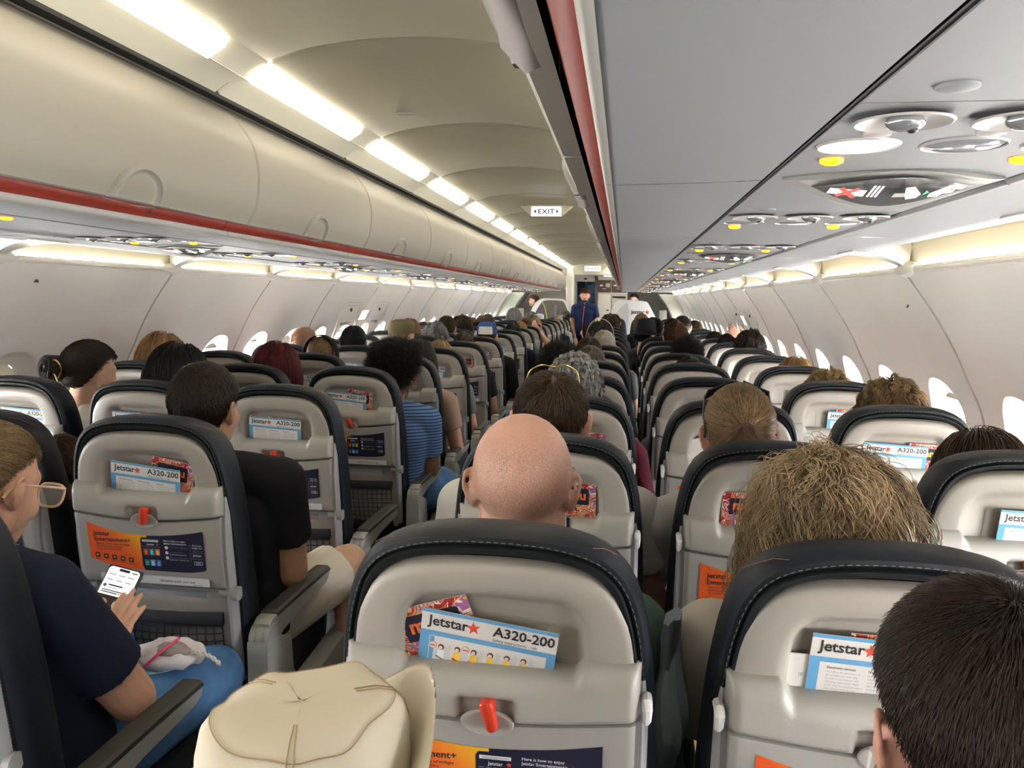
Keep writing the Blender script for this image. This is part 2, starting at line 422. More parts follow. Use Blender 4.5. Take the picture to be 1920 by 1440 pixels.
tag(mb.build('placard', smooth=False), 'small silver placard on the ceiling panel in front of the camera', 'placard')

# ------------------------------------------------------------------ overhead bins
door_prof = [(.520,1.693),(.497,1.735),(.487,1.775),(.482,1.84),(.487,1.885),(.502,1.937),(.54,1.994),(.583,2.040)]
dpc = [(p.x,p.y) for p in catmull([(a,b,0) for a,b in door_prof], 4)]
DPC = {-1: dpc, 1: [(a+.035, b) for a, b in dpc]}
def bin_mesh(sg, L):
    """door, latch, rail and body of one stowage bin; y runs 0..L"""
    dpc = DPC[sg]
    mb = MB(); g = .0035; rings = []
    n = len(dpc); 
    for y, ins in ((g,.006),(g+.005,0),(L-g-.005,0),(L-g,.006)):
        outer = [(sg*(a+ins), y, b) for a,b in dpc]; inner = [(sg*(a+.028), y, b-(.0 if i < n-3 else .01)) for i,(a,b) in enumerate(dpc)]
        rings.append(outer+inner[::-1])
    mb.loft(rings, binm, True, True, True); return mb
def handle_mesh(sg, L, yc):
    dpc = DPC[sg]; hx = .035 if sg > 0 else 0
    t = []
    # half-moon latch set in the lower edge of the door
    mb = MB(); z0 = 1.690
    def surf(z):
        for (a,b),(c,d) in zip(dpc, dpc[1:]):
            if b <= z <= d: return a+(c-a)*(z-b)/(d-b)
        return dpc[0][0]
    rings = []
    for off, sc, dz in ((.000,1.0,0),(-.010,.97,0),(-.011,.84,0),(-.004,.80,0),(-.002,.76,0)):
        ring = []
        for i in range(25):
            q = PI*i/24; y = yc+.105*sc*math.cos(q); z = z0+.088*sc*math.sin(q)
            ring.append((sg*(surf(z)+off), y, z))
        rings.append(ring)
    mb.loft(rings, mat('latch_rim', (.27,.255,.23), .45), False)
    mb.loft([rings[-1], [(sg*(surf(z0)+.0), yc+(p[1]-yc)*.05, z0+.02) for p in rings[-1]]], mat('latch_cup', (.31,.295,.26), .45), False)
    lp = MB(); lp.loft([[(sg*(.52+hx), yc-.10, 1.684), (sg*(.535+hx), yc-.10, 1.69)], [(sg*(.512+hx), yc, 1.678), (sg*(.535+hx), yc, 1.684)], [(sg*(.52+hx), yc+.10, 1.684), (sg*(.535+hx), yc+.10, 1.69)]], mat('latch_lip', (.33,.30,.29), .4), False)
    return mb, lp
BP = 1.11; BS = 2.37
for sg, nm in ((-1,'left'), (1,'right')):
    for k in range(-7, 12):
        ya = BS+k*BP; L = min(BP, 15.75-ya)
        if L < .3: break
        t = empty('overhead_bin', (0, ya, 0))
        tag(t, 'closed cream %s overhead bin, %s' % (nm, 'number %d going forward from the one beside the camera' % (k+2) if k > -2 else 'behind the camera' if k < -2 else 'right beside the camera'), 'overhead bin', 'overhead bins with red rail on the %s' % nm)
        b = bin_mesh(sg, L).build('door', t)
        h, lp = handle_mesh(sg, L, L*.47); h.build('latch', t); lp.build('latch_lip', t)
        mb = MB()   # body behind the door, dark channel under it
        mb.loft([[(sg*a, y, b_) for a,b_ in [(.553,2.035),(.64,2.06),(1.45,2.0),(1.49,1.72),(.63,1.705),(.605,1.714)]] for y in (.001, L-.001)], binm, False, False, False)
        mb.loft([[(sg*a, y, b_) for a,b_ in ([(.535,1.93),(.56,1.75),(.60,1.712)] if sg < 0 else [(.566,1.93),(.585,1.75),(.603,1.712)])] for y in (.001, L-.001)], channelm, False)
        mb.build('body', t)
        mb = MB(); dx = .009 if sg > 0 else 0; rp_ = [(a_+(dx if a_ > .6 else -.004 if dx else 0), b_) for a_, b_ in ((.594,1.714),(.592,1.700),(.598,1.686),(.608,1.674),(.618,1.671),(.622,1.70))]
        mb.loft([[(sg*a, y, b_) for a,b_ in rp_] for y in (.002, L-.002)], redm, True, True, True)
        if sg < 0 and -2 < k < 6:
            f = Flat(mb, lambda a,b_,d: (-.5915+.011*(b_/.02)-0+d*1.0, a, 1.694+b_))
            def ff(a,b_,d): 
                z = 1.680+b_; x = -(.598-(z-1.686)*.43)+.0015; return (x, L*.62+a, z)
            f.f = ff
            f.text('%d' % (17-k), 0, 0, .024, inkm, 0, .01); f.text('ABC', .04, 0, .014, mat('rail_print',(.12,.03,.02),.5), 0)
        mb.build('red_rail', t)
# grey lip and underside panels
for sg, nm in ((-1,'left'), (1,'right')):
    for k in range(-7, 12):
        ya = BS+.04+k*BP; yb = min(ya+BP-.004, 15.75)
        if yb < ya+.2: break
        mb = MB()
        dx = .009 if sg > 0 else 0; u = [(.610+dx,1.671),(.612+dx,1.663),(.618+dx,1.6565),(.630+dx,1.655),(.75,1.657),(.862,1.661)]
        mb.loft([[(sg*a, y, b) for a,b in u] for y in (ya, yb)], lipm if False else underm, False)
        mb.loft([[(sg*a, y, b) for a,b in [(.609+dx,1.673),(.608+dx,1.662),(.614+dx,1.6552),(.622+dx,1.6542)]] for y in (ya, yb)], lipm, False)
        # outer strip between the rail and the cove
        u2 = [(1.224,1.662),(1.30,1.664),(1.44,1.660),(1.492,1.655),(1.50,1.664),(1.50,1.70)]
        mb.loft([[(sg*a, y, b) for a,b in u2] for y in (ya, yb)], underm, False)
        mb.tube([(sg*1.222, ya, 1.660), (sg*1.222, yb, 1.660)], .008, mat('rail_grey', (.36,.36,.36), .35), 8)
        ti += 1; tag(mb.build('trim_%d' % ti, angle=60), kind='structure')
    mb = MB(); mb.box((min(sg*.86, sg*1.24), Y0, 1.684), (max(sg*.86, sg*1.24), 15.75, 1.70), darkm)
    mb.box((min(sg*.866, sg*.872), Y0, 1.662), (max(sg*.866, sg*.872), 15.75, 1.685), darkm)
    ti += 1; tag(mb.build('trim_%d' % ti), kind='structure')
    mb = MB(); mb.box((min(sg*.56, sg*.66), Y0, 2.055), (max(sg*.56, sg*.66), 15.75, 2.17), darkm)
    ti += 1; tag(mb.build('trim_%d' % ti), kind='structure')

# passenger service units
amberm = mat('amber_lamp', (1,.45,.02), .4, emit=1.5, ecol=(1,.36,.0))
lampon = mat('reading_lamp_on', (.9,.95,1), .3, emit=5, ecol=(.85,.93,1))
lampoff = mat('reading_lamp_off', (.32,.34,.38), .12, metal=.4)
psum = mat('psu_panel', (.205,.21,.22), .5)
ventm = mat('vent_cup', (.42,.40,.38), .35); chromem = mat('vent_ball', (.45,.46,.48), .18, metal=.7)
signoutm = mat('sign_surround', (.30,.295,.28), .4); signinm = mat('sign_lens', (.085,.085,.088), .2)
wglow = mat('sign_symbol', (.85,.83,.78), .4, emit=.35, ecol=(1,.98,.95)); rglow = mat('sign_cross', (.8,.12,.1), .4, emit=.2); gglow = mat('sign_arrow', (.05,.5,.2), .4, emit=.3)
def psu(sg, y, P, sign, lit, num):
    t = empty('service_panel', (sg*1.045, y, 1.66))
    nm = 'left' if sg < 0 else 'right'
    tag(t, 'grey %s overhead service panel%s, number %d going forward from the camera' % (nm, ' with seat belt sign' if sign else '', num), 'service panel', 'service panels under the %s bins' % nm)
    Z = 0
    mb = MB(); mb.box((-.173, -.30, 0), (.170, -.30+P-.004, .02), psum); mb.build('panel', t, smooth=False)
    def disc(x, y0, rx, ry, m, dz=.004, n=24, name=None, dome=True):
        b = MB(); rings = []
        for r, z in ((1,0),(.97,-dz),(.6,-dz*1.6),(.05,-dz*1.8)):
            rings.append([(x+rx*r*math.cos(2*PI*i/n), y0+ry*r*math.sin(2*PI*i/n), Z+z) for i in range(n)])
        b.loft(rings, m, True, False, True); return b
    S = sg
    for i, xx in enumerate((-.115, 0, .115)):
        b = MB(); n = 24; rings = []
        for r, z in ((1.06,0),(1.0,-.003),(.93,.000),(.7,.006),(.45,.008)):
            rings.append([(S*xx+.046*r*math.cos(2*PI*j/n), -.24+.044*r*math.sin(2*PI*j/n), Z-.005+z*.6) for j in range(n)])
        b.loft(rings, ventm, True, False, True); v = b.build('air_vent', t)
        b = MB(); b.ell((S*xx+.004, -.235, Z-.004), (.020,.017,.010), chromem, 14, 8); b.ell((S*xx+.010,-.238,Z-.012), (.006,.005,.004), blackm, 8, 6); b.build('nozzle', v)
    for i, xx in enumerate((-.118, -.0, .112)):
        on = lit and i == 0
        b = MB(); n = 24
        b.loft([[(S*xx+.044*r*math.cos(2*PI*j/n), -.095+.043*r*math.sin(2*PI*j/n), Z+z) for j in range(n)] for r, z in ((1.08,0),(1.04,-.003),(1.0,-.002),(.98,.0))], ventm, True, False, False)
        b.loft([[(S*xx+.043*r*math.cos(2*PI*j/n), -.095+.041*r*math.sin(2*PI*j/n), Z-.001+z) for j in range(n)] for r, z in ((1,0),(.8,-.003),(.05,-.004))], lampon if on else lampoff, True, False, True)
        b.build('reading_light', t)
        b = disc(S*xx, -.165, .016, .011, ventm, .003, 16); b.build('button', t)
    for xx in (-.125, .108):
        b = disc(S*xx, .0, .015, .017, amberm, .0045, 16); b.build('call_light', t)
    b = disc(S*-.11, -.36+.0, .018, .016, psum, .003, 18)
    if sg > 0: b.build('speaker_button', t)
    if sign:
        b = MB()
        def eye(a, w, z): return [(x_*a, .155+w*(1-abs(x_)**1.8)*s_, Z-z) for x_, s_ in [(-1+2*i/16, 1) for i in range(17)]+[(1-2*i/16, -1) for i in range(1, 16)]]
        # the sign hangs as a shallow wedge whose face looks back toward the rows behind
        def tl(pts, o): return [(x_, y_, Z-o-.036*(1-(x_/.16)**2)*max(0, min(1, (y_-.085)/.14))) for x_, y_, z_ in pts]
        E1 = tl(eye(.158,.074,0), .003); b.add(E1, [list(range(32))], signoutm); b.loft([E1, [(x_, y_+.004, Z+.001) for x_, y_, z_ in E1]], signoutm); b.add(tl(eye(.116,.054,0), .0045), [list(range(32))], signinm)
        f = Flat(b, lambda a,c,d: (a*1.15, .155-c*1.5, Z-.0060-d-.036*(1-(a*1.15/.16)**2)*(.07-c*1.5)/.14))
        for x0 in (-.072,): 
            f.rect(x0-.006,-.010,x0+.040,.006, wglow, 0)
            for j in range(3): f.rect(x0+.044+j*.005,-.010,x0+.047+j*.005,.018, wglow, 0)
            for a_ in (PI/4, -PI/4):
                c, s_ = math.cos(a_)*.016, math.sin(a_)*.016; w_ = .0035; q = Vector((-s_, c)).normalized()*w_; o_ = (x0+.018, -.002)
                f.poly([(o_[0]-c-q.x,o_[1]-s_-q.y),(o_[0]+c-q.x,o_[1]+s_-q.y),(o_[0]+c+q.x,o_[1]+s_+q.y),(o_[0]-c+q.x,o_[1]-s_+q.y)], rglow, .0004)
        f.rect(.004,-.010,.020,.000, mat('belt_grey',(.4,.38,.35),.4,emit=.1), 0); f.rect(.060,-.010,.078,.000, mat('belt_grey',()), 0)
        f.poly([(.012,.014),(.022,.016),(.038,-.004),(.036,-.014),(.024,-.016),(.018,-.004)], wglow, .0003)
        f.poly([(.074,.014),(.064,.016),(.048,-.004),(.050,-.014),(.062,-.016),(.068,-.004)], wglow, .0003)
        f.poly([(.0405,-.008),(.0405,.006),(.0465,-.001)], gglow, .0004)
        b.build('belt_sign', t, smooth=False)
for i in range(-1, 16): psu(1, 1.11+i*.925, .925, i % 2 == 0, i == 0, i+2)
for i in range(0, 17): psu(-1, .96+i*.89, .89, i % 2 == 0, i % 3 == 0, i+1)

# ------------------------------------------------------------------ seats
def polar(poly, cz, N=96):
    """resample closed outline (list of (u,w)) by angle about (0,cz)"""
    out = []; n = len(poly)
    for i in range(N):
        q = 2*PI*(i+.5)/N; dx, dz = math.cos(q), math.sin(q); best = 0
        for j in range(n):
            x0, z0 = poly[j]; x1, z1 = poly[(j+1) % n]; z0 -= cz; z1 -= cz
            det = dx*(z1-z0)-dz*(x1-x0)
            if abs(det) < 1e-12: continue
            t = (x0*(z1-z0)-z0*(x1-x0))/det; s = (x0*dz-z0*dx)/det
            if t > 0 and -1e-6 <= s <= 1+1e-6: best = max(best, t)
        out.append((dx*best, cz+dz*best))
    return out
def inset(ring, d):
    n = len(ring); out = []
    for i in range(n):
        a = Vector(ring[i-1]); b = Vector(ring[(i+1) % n]); t = (b-a).normalized(); nn = Vector((-t.y, t.x))
        out.append((ring[i][0]+nn.x*d, ring[i][1]+nn.y*d))
    return out
def mir(half): return half+[(-x, z) for x, z in half[::-1] if abs(x) > 1e-6]
def lean(y, z): return y-(z-1.0)*.14
def S(u, w, d): return (u, lean(-d, w), w)          # d = how far towards the row behind
leath = mir([(p.x,p.y) for p in catmull([(.215,.46,0),(.222,.6,0),(.222,.75,0),(.219,.88,0),(.211,.99,0),(.199,1.065,0),(.178,1.118,0),(.142,1.150,0),(.09,1.166,0),(.04,1.171,0),(0,1.172,0)], 5)])
shell_ = mir([(p.x,p.y) for p in catmull([(.188,.46,0),(.194,.6,0),(.195,.8,0),(.193,.93,0),(.188,1.01,0),(.177,1.062,0),(.152,1.100,0),(.115,1.121,0),(.06,1.129,0),(0,1.131,0)], 5)])
recess_ = mir([(.128,.70),(.130,.95),(.128,1.03),(.122,1.062),(.108,1.082),(.085,1.090),(0,1.093)])
N_ = 112; LR = polar(leath, .82, N_); SR = polar(shell_, .82, N_); RR = polar(recess_, .82, N_)
def seat_meshes():
    m = {}
    b = MB()   # upholstered back
    rings = []
    for ins, y in ((.030,-.006),(.026,-.013),(.020,-.013),(.0165,-.006),(.013,-.010),(.006,-.008),(.001,.002),(-.002,.02),(-.001,.05),(.004,.075),(.018,.094),(.05,.105),(.10,.102)):
        rings.append([(x, lean(y, z), z) for x, z in inset(LR, ins)])
    b.loft(rings[:6], leatherm, True, False, False); b.loft(rings[5:], leather2m, True, False, True)
    # stitches
    st = inset(LR, .0115)
    for i in range(0, N_):
        x, z = st[i]
        if z > .75:
            x2, z2 = st[(i+1) % N_]; 
            for t in (.0, .5):
                xa, za = x+(x2-x)*t, z+(z2-z)*t; xb, zb = x+(x2-x)*(t+.28), z+(z2-z)*(t+.28)
                b.tube([(xa, lean(-.0105, za), za), (xb, lean(-.0105, zb), zb)], .0007, stitchm, 4)
    for s_ in (-1, 1):
        for x0, z0, x1, z1 in ((.135,1.158,.128,1.148),):
            pts = [(s_*(.13), lean(.0,1.157), 1.157),(s_*.145, lean(.015,1.153), 1.153),(s_*.165, lean(.03,1.139), 1.139),(s_*.175, lean(.05,1.125), 1.125)]
            b.tube(pts, .0006, orstitchm, 4)
    m['seat_back'] = b.mesh('seat_back', angle=60)
    b = MB()   # hard shell with shallow recess
    rings = []
    for r, ins, y in ((SR,-.006,.004),(SR,-.001,-.010),(SR,.003,-.0145),(SR,.012,-.017),(RR,-.010,-.017),(RR,-.002,-.016),(RR,.004,-.011),(RR,.012,.004),(RR,.02,.008),(RR,.05,.010)):
        rings.append([(x, lean(y, z), z) for x, z in inset(r, ins)])
    b.loft(rings, shellm, True, False, True)
    m['shell'] = b.mesh('shell', angle=50)
    # pocket cover
    def ztop(u):
        a = abs(u+.003); t = min(1, max(0, (a-.112)/.018)); t = t*t*(3-2*t); return .986+.021*t
    def zbot(u): 
        return .917+.017*min(1,(abs(u)/.19))**1.6 - (.0 if abs(u) > .04 else 0)
    b = MB(); us = [-.197+.394*i/98 for i in range(99)]; rows = []
    prof = [(1,-.012,.0),(1,.006,.0),(.98,.015,0),(.94,.025,0),(.86,.034,0),(.72,.040,0),(.6,.043,0),(.5,.044,0),(.4,.045,0),(.3,.0455,0),(.2,.046,0),(.1,.0462,0),(.02,.045,0),(0,.038,0),(-.01,.015,0)]
    for u in us:
        e = min(1, (.197-abs(u))/.016); e = math.sqrt(max(0, 1-(1-e)**2)); row = []
        for t, d, _ in prof:
            z = zbot(u)+t*(ztop(u)-zbot(u)); dd = .012+(d-.012)*(e if d > .012 else 1)
            k = max(0, 1-(max(abs(u+.004)-.034, 0)/.007)) * max(0, 1-max(z-.947, 0)/.006)
            dd -= .014*min(1, k)
            row.append(S(u, z, dd))
        rows.append(row)
    b.loft(rows, shell2m, False); m['pocket_cover'] = b.mesh('pocket_cover', angle=60)
    # tray table
    b = MB(); zb = .742; rows = []
    for u in [-.193+.386*i/64 for i in range(65)]:
        a = abs(u); e = min(1, (.193-a)/.008); e = math.sqrt(max(0, 1-(1-e)**2)); w = u*(.99)
        zt = zbot(u)-.004-(.0 if a > .036 else .018*math.sqrt(max(0,1-(a/.036)**2))*0)
        row = [S(w, zt, .0), S(w, zt, .028+.006*e), S(w, zt-.003, .036+.004*e), S(w, zt-.010, .038+.004*e)]
        for t in (.3, .6, .9): row.append(S(w, zt-.010+(zb+.02-zt)*t, .037+.004*e))
        row += [S(w, zb+.005, .036+.003*e), S(w, zb, .030+.003*e), S(w, zb, .0)]
        rows.append(row)
    b.loft(rows, trayM, False, False, False)
    b.loft([rows[0]], trayM, False); b.add([p for p in rows[0]], [list(range(10))], trayM); b.add([p for p in rows[-1]], [list(range(10))], trayM)
    m['tray_table'] = b.mesh('tray_table', angle=50)
    b = MB(); rings = []   # scoop under the latch
    for r, d in ((1.0,.041),(.96,.0445),(.88,.0450),(.75,.0435),(.3,.0415)):
        rings.append([S(-.002+.036*r*math.cos(q), .915+.020*r*math.sin(q)*(1.0), d) for q in [2*PI*i/32 for i in range(32)]])
    b.loft(rings, shell2m, True, False, True); m['latch_scoop'] = b.mesh('latch_scoop')
    def latch(rot):
        b = MB(); L = .044; rings = []
        prof = [(-.5,.0),(-.49,.0045),(-.44,.0068),(-.3,.0078),(0,.0082),(.25,.009),(.4,.0095),(.47,.0075),(.5,.003),(.505,0)]
        for d, s_ in ((.034,1),(.050,1.0),(.0545,.86),(.0555,.55)):
            ring = []
            pl = [(x*s_, t*L) for t, x in prof]+[(-x*s_, t*L) for t, x in prof[::-1]]
            for x, z in pl:
                c, q = math.cos(rot), math.sin(rot); z = z*(.97 if s_ < .9 else 1)
                ring.append(S(.002+x*c-z*q, .930+x*q+z*c, d))
            rings.append(ring)
        b.loft(rings, latchm, True, False, True); return b.mesh('latch', angle=60)
    m['latch_a'] = latch(.22); m['latch_b'] = latch(-.17); m['latch_c'] = latch(.45)
    # poster
    b = MB(); f = Flat(b, lambda u, w, d: S(u, w, .0425+d))
    top = lambda u: .877+.029*((u+.008)/.155)**2*(1.05 if u < 0 else .62)
    bot = lambda u: .784+(.026*max(0,(-u-.02)/.14)**2 if u < 0 else .010*max(0,(u-.07)/.08)**3)
    def strip(a, c, m_, d):
        n = 24; us = [a+(c-a)*i/n for i in range(n+1)]
        b.loft([[f.f(u, bot(u), d), f.f(u, (bot(u)+top(u))/2, d), f.f(u, top(u), d)] for u in us], m_, False)
    strip(-.158, .010, posterm, 0); strip(.0, .150, navym, .0002)
    f.poly([(-.018,.795),(-.018,.866),(-.014,.872),(.035,.872),(.035,.784),(-.013,.784)], navym, .0004)
    f.text('Jetstar', -.142, .871, .0165, inkm, .0006, .012); f.text('Entertainment+', -.142, .856, .0155, inkm, .0006, .012)
    for i, t in enumerate(('Explore a wide range of in-flight','entertainment and more','all on your own device!')):
        f.text(t, -.138, .847-.0068*i, .0070, inkm, .0006)
    for i in range(5):
        x = -.138+i*.0225; z = .818-.0022*i
        f.poly([(x+a*.0065+c*.0, z+c*.0065) for a, c in ((-.7,-1),(.7,-1),(1,-.7),(1,.7),(.7,1),(-.7,1),(-1,.7),(-1,-.7))], inkm, .0006)
        (f.rect(x-.003,z-.002,x+.003,z+.003, orangem, .0008) if i != 2 else f.circ(x, z+.001, .0028, orangem, .0008))
        f.text(('Movies','TV','Flight info','Games','and more')[i], x, z-.0115, .0048, inkm, .0006, 0, True)
    f.poly([(-.013,.861),(.030,.861),(.030,.8665),(-.013,.8665)], whitepm, .0006); f.text('www.jetstartv.com', .0085, .8623, .0048, inkm, .0008, 0, True)
    f.text('Jetstar', -.001, .852, .0075, whitepm, .0006, .01); f.star(.027, .8545, .0042, starm, .0006)
    for i in range(5): f.rect(-.014+i*.010, .8475, -.007+i*.010, .8485, greyprm, .0006)
    cols = [(.35,.06,.02),(.04,.25,.30),(.45,.20,.05),(.02,.16,.16),(.15,.30,.50),(.06,.12,.35)]
    for i, c in enumerate(cols):
        x = -.012+(i % 3)*.0155; z = .826 if i < 3 else .797
        pm = mat('thumb_%d' % i, c, .4); f.rect(x, z, x+.0125, z+.0165, pm, .0006)
        pc = mat('thumb_mark_%d' % i, [min(1, k*2.5+.05) for k in c], .4); f.circ(x+.0063, z+.009, .0032, pc, .0008, 8); f.rect(x+.003, z+.0015, x+.0095, z+.005, pc, .0008)
    f.text('Here is how to enjoy', .044, .864, .0066, whitepm, .0006, .008); f.text('Jetstar Entertainment+', .044, .857, .0066, whitepm, .0006, .008)
    for i, t in enumerate((('Put your device in flight mode',''),('Connect to the Wi-Fi','"Jetstar Entertainment Plus"'),('Open your browser and go to','jetstartv.com or scan the code'))):
        z = .848-.0135*i; f.circ(.050, z, .0042, whitepm, .0006, 14); f.text(str(i+1), .050, z-.002, .006, inkm, .0008, .01, True)
        f.text(t[0], .056, z+.000, .0041, greyprm, .0006); f.text(t[1], .056, z-.0055, .0041, whitepm, .0006)
    f.rect(.1125,.815,.113,.862, greyprm, .0006)
    f.text("Don't get", .131, .856, .0062, whitepm, .0006, .006, True); f.text('caught out!', .131, .8495, .0062, whitepm, .0006, .006, True)
    for i in range(2): f.rect(.117, .843-.004*i, .146, .8438-.004*i, greyprm, .0006)
    f.text('Jetstar', .130, .829, .0085, whitepm, .0006, .01, True); f.rect(.115,.822,.145,.8228, greyprm, .0006)
    f.rect(.120,.806,.142,.8155, whitepm, .0006); f.rect(.121,.807,.141,.8145, navym, .0008); f.text('AIG', .131, .8083, .0075, whitepm, .001, .01, True)
    m['entertainment_poster'] = b.mesh('entertainment_poster', False)
    b = MB(); f = Flat(b, lambda u, w, d: S(u, w, .0415+d))
    b.box((0,0,0),(0.0001,.0001,.0001), trayM); b = MB(); f.mb = b
    pl = [(-.135,.748),(.152,.748),(.155,.751),(.155,.768),(.152,.771),(-.135,.771),(-.138,.768),(-.138,.751)]
    f.poly(pl, mat('label_plate', (.50,.50,.50), .35), .0012); f.poly([(a*.985+.0015, .7595+(c-.7595)*.86) for a, c in pl], mat('label_face', (.66,.66,.66), .3), .0016)
    f.text('Fasten seat belt while seated', -.125, .756, .0088, inkm, .002, .006); f.text('Life jacket under your seat', .022, .756, .0088, inkm, .002, .006)
    f.text('2381-01-0061-00', .110, .7505, .0038, inkm, .002)
    m['instruction_label'] = b.mesh('instruction_label', False)
    b = MB()   # side frames, hinges and the lower back
    for s_ in (-1, 1):
        rows = []
        for z in [.48+.50*i/16 for i in range(17)]:
            w = .014+.012*max(0,(.75-z)/.25); x0 = .190; 
            rows.append([S(s_*x0, z, .0), S(s_*x0, z, .030-.02*max(0,(z-.85)/.13)), S(s_*(x0+.010), z, .032-.02*max(0,(z-.85)/.13)), S(s_*(x0+.018), z, .022-.02*max(0,(z-.85)/.13)), S(s_*(x0+.020), z, -.02)])
        b.loft(rows, framem, False)
        b.tube([S(s_*.168, .727, .018), S(s_*.212, .727, .018)], .013, armm, 14)
        b.tube([S(s_*.205, .727, .018), S(s_*.218, .727, .018)], .018, armm, 14)
        b.tube([S(s_*.200, .727, .012), S(s_*.200, .60, .004), S(s_*.19, .48, -.02)], .010, armm, 8)
    b.tube([S(-.175,.731,.012), S(.175,.731,.012)], .008, armm, 8)
    m['hinge_frame'] = b.mesh('hinge_frame')
    b = MB(); b.loft([[S(-.185,z,-.005+d), S(-.16,z,.012+d), S(.16,z,.012+d), S(.185,z,-.005+d)] for z, d in ((.74,0),(.66,-.004),(.56,.0),(.46,.0))], mat('lower_back', (.36,.37,.39), .5), False)
    m['lower_back'] = b.mesh('lower_back')
    b = MB()   # net pocket
    def net(u, w): return S(u, w, .022+.030*(1-(u/.17)**2)*max(0,1-abs(w-.60)/.14))
    b.loft([[(lambda p: (p[0], p[1]-o_[0], p[2]+o_[1]))(net(u, .655)) for o_ in ((0,.018),(.006,.012),(.008,-.008),(.003,-.016),(-.004,-.014),(-.004,.016))] for u in [-.17+.34*i/16 for i in range(17)]], netm, True, True, True)
    for i in range(17): u = -.165+.33*i/16; b.tube([net(u, w) for w in (.645,.60,.55,.50,.475)], .0016, netm, 4)
    for j in range(8): w = .635-.021*j; b.tube([net(u, w) for u in [-.165+.33*i/8 for i in range(9)]], .0016, netm, 4)
    b.box((-.17, lean(-.02,.47), .455), (.17, lean(.02,.47), .485), netm, .008)
    m['net_pocket'] = b.mesh('net_pocket')
    b = MB()   # cushion with rounded front
    rings = []
    for x in (-.215,-.205,-.17,0,.17,.205,.215):
        k = 1 if abs(x) < .2 else .9
        rings.append([(x, .135, .40), (x, .135, .40+.065*k), (x, .2, .40+.078*k), (x, .35, .40+.075*k), (x, .52, .40+.082*k), (x, .575, .40+.066*k), (x, .59, .40+.03), (x, .575, .385), (x, .35, .375)])
    b.loft(rings, leather2m, True, True, True); m['seat_cushion'] = b.mesh('seat_cushion', angle=60)
    b = MB(); b.box((-.215,.12,.345),(.215,.56,.378), blackm, .01)
    for y in (.16, .48): b.tube([(-.25,y,.34),(.25,y,.34)], .018, metalm, 10)
    m['seat_pan'] = b.mesh('seat_pan')
    b = MB(); b.tube([(0,.16,.33),(0,.10,.012)], .016, metalm, 10); b.tube([(0,.48,.33),(0,.56,.012)], .016, metalm, 10); b.tube([(0,.16,.30),(0,.53,.08)], .009, metalm, 8); b.box((-.025,.06,0),(.025,.60,.018), metalm, .004)
    m['leg_frame'] = b.mesh('leg_frame')
    # armrest
    b = MB(); w = .0225; pr = [(.045,.598),(.045,.640),(.060,.650),(.30,.652),(.45,.648),(.462,.640),(.458,.622),(.43,.612),(.25,.606),(.12,.590),(.085,.570),(.06,.572)]
    def bev(poly, w, m_, y=True):
        cxx = sum(a for a,_ in poly)/len(poly); cz_ = sum(c for _,c in poly)/len(poly); rings = []
        for x, k in ((-w,.004),(-w+.003,0),(w-.003,0),(w,.004)):
            rings.append([(x, a+(cxx-a)*k*4, c+(cz_-c)*k*12) for a,c in poly])
        b.loft(rings, m_, True, True, True)
    bev(pr, w, armm)
    b.tube([(-.026,.060,.600),(.026,.060,.600)], .036, armm, 20)
    for xx in (-.010,.010): b.tube([(xx-.0012,.058,.600),(xx+.0012,.058,.600)], .0368, mat('arm_line', (.2,.2,.19), .5), 20)
    m['armrest'] = b.mesh('armrest', angle=35)
    b = MB(); rows = []
    for y in (.088,.092,.30,.455,.462): 
        z = .656 if y < .45 else .652; e = .006 if y in (.088,.462) else 0
        rows.append([(-w-.001,y,z-.012),(-w-.001,y,z-.002-e),(-w+.005,y,z+.004-e),(w-.005,y,z+.004-e),(w+.001,y,z-.002-e),(w+.001,y,z-.012)])
    b.loft(rows, padm, True, True, True); m['armrest_pad'] = b.mesh('armrest_pad', angle=40)
    b = MB(); pr = [(p.x,p.y) for p in catmull([(.03,.30,0),(.022,.45,0),(.02,.60,0)], 4)]+[(.085,.597),(.155,.565)]+[(p.x,p.y) for p in catmull([(.165,.48,0),(.20,.41,0),(.27,.375,0),(.38,.378,0),(.55,.392,0),(.64,.394,0),(.675,.378,0),(.68,.33,0),(.62,.265,0),(.50,.235,0),(.2,.23,0),(.06,.24,0)], 4)]
    bev(pr, .030, armm); m['end_bay'] = b.mesh('end_bay', angle=40)
    b = MB(); b.prism([(.66,.345),(.672,.36),(.655,.38),(.60,.33),(.56,.26),(.62,.275)], .0302, .0312, mat('sticker_red', (.5,.02,.02), .4), 'x'); b.prism([(.66,.345),(.672,.36),(.655,.38),(.60,.33),(.56,.26),(.62,.275)], -.0312, -.0302, mat('sticker_red', ()), 'x'); m['red_marker'] = b.mesh('red_marker', False)
    b = MB(); b.tube([S(0,.958,.012),S(0,.958,.030),S(0,.952,.036),S(0,.935,.034),S(0,.928,.026)], [.007,.007,.007,.006,.005], whitem, 8); m['coat_hook'] = b.mesh('coat_hook')
    return m
SMESH = seat_meshes()
RP = .737; RY0 = 1.0; LY0 = 1.036
SX = {'A':-1.49,'B':-.99,'C':-.495,'D':.495,'E':.995,'F':1.495}
def seat_y(c, k): return (RY0 if c in 'DEF' else LY0)+k*RP
ORD = ['nearest','second','third','fourth','fifth','sixth','seventh','eighth','ninth','tenth','eleventh','twelfth','thirteenth','fourteenth','fifteenth','sixteenth','seventeenth','eighteenth','nineteenth','twentieth']
WHO = {}
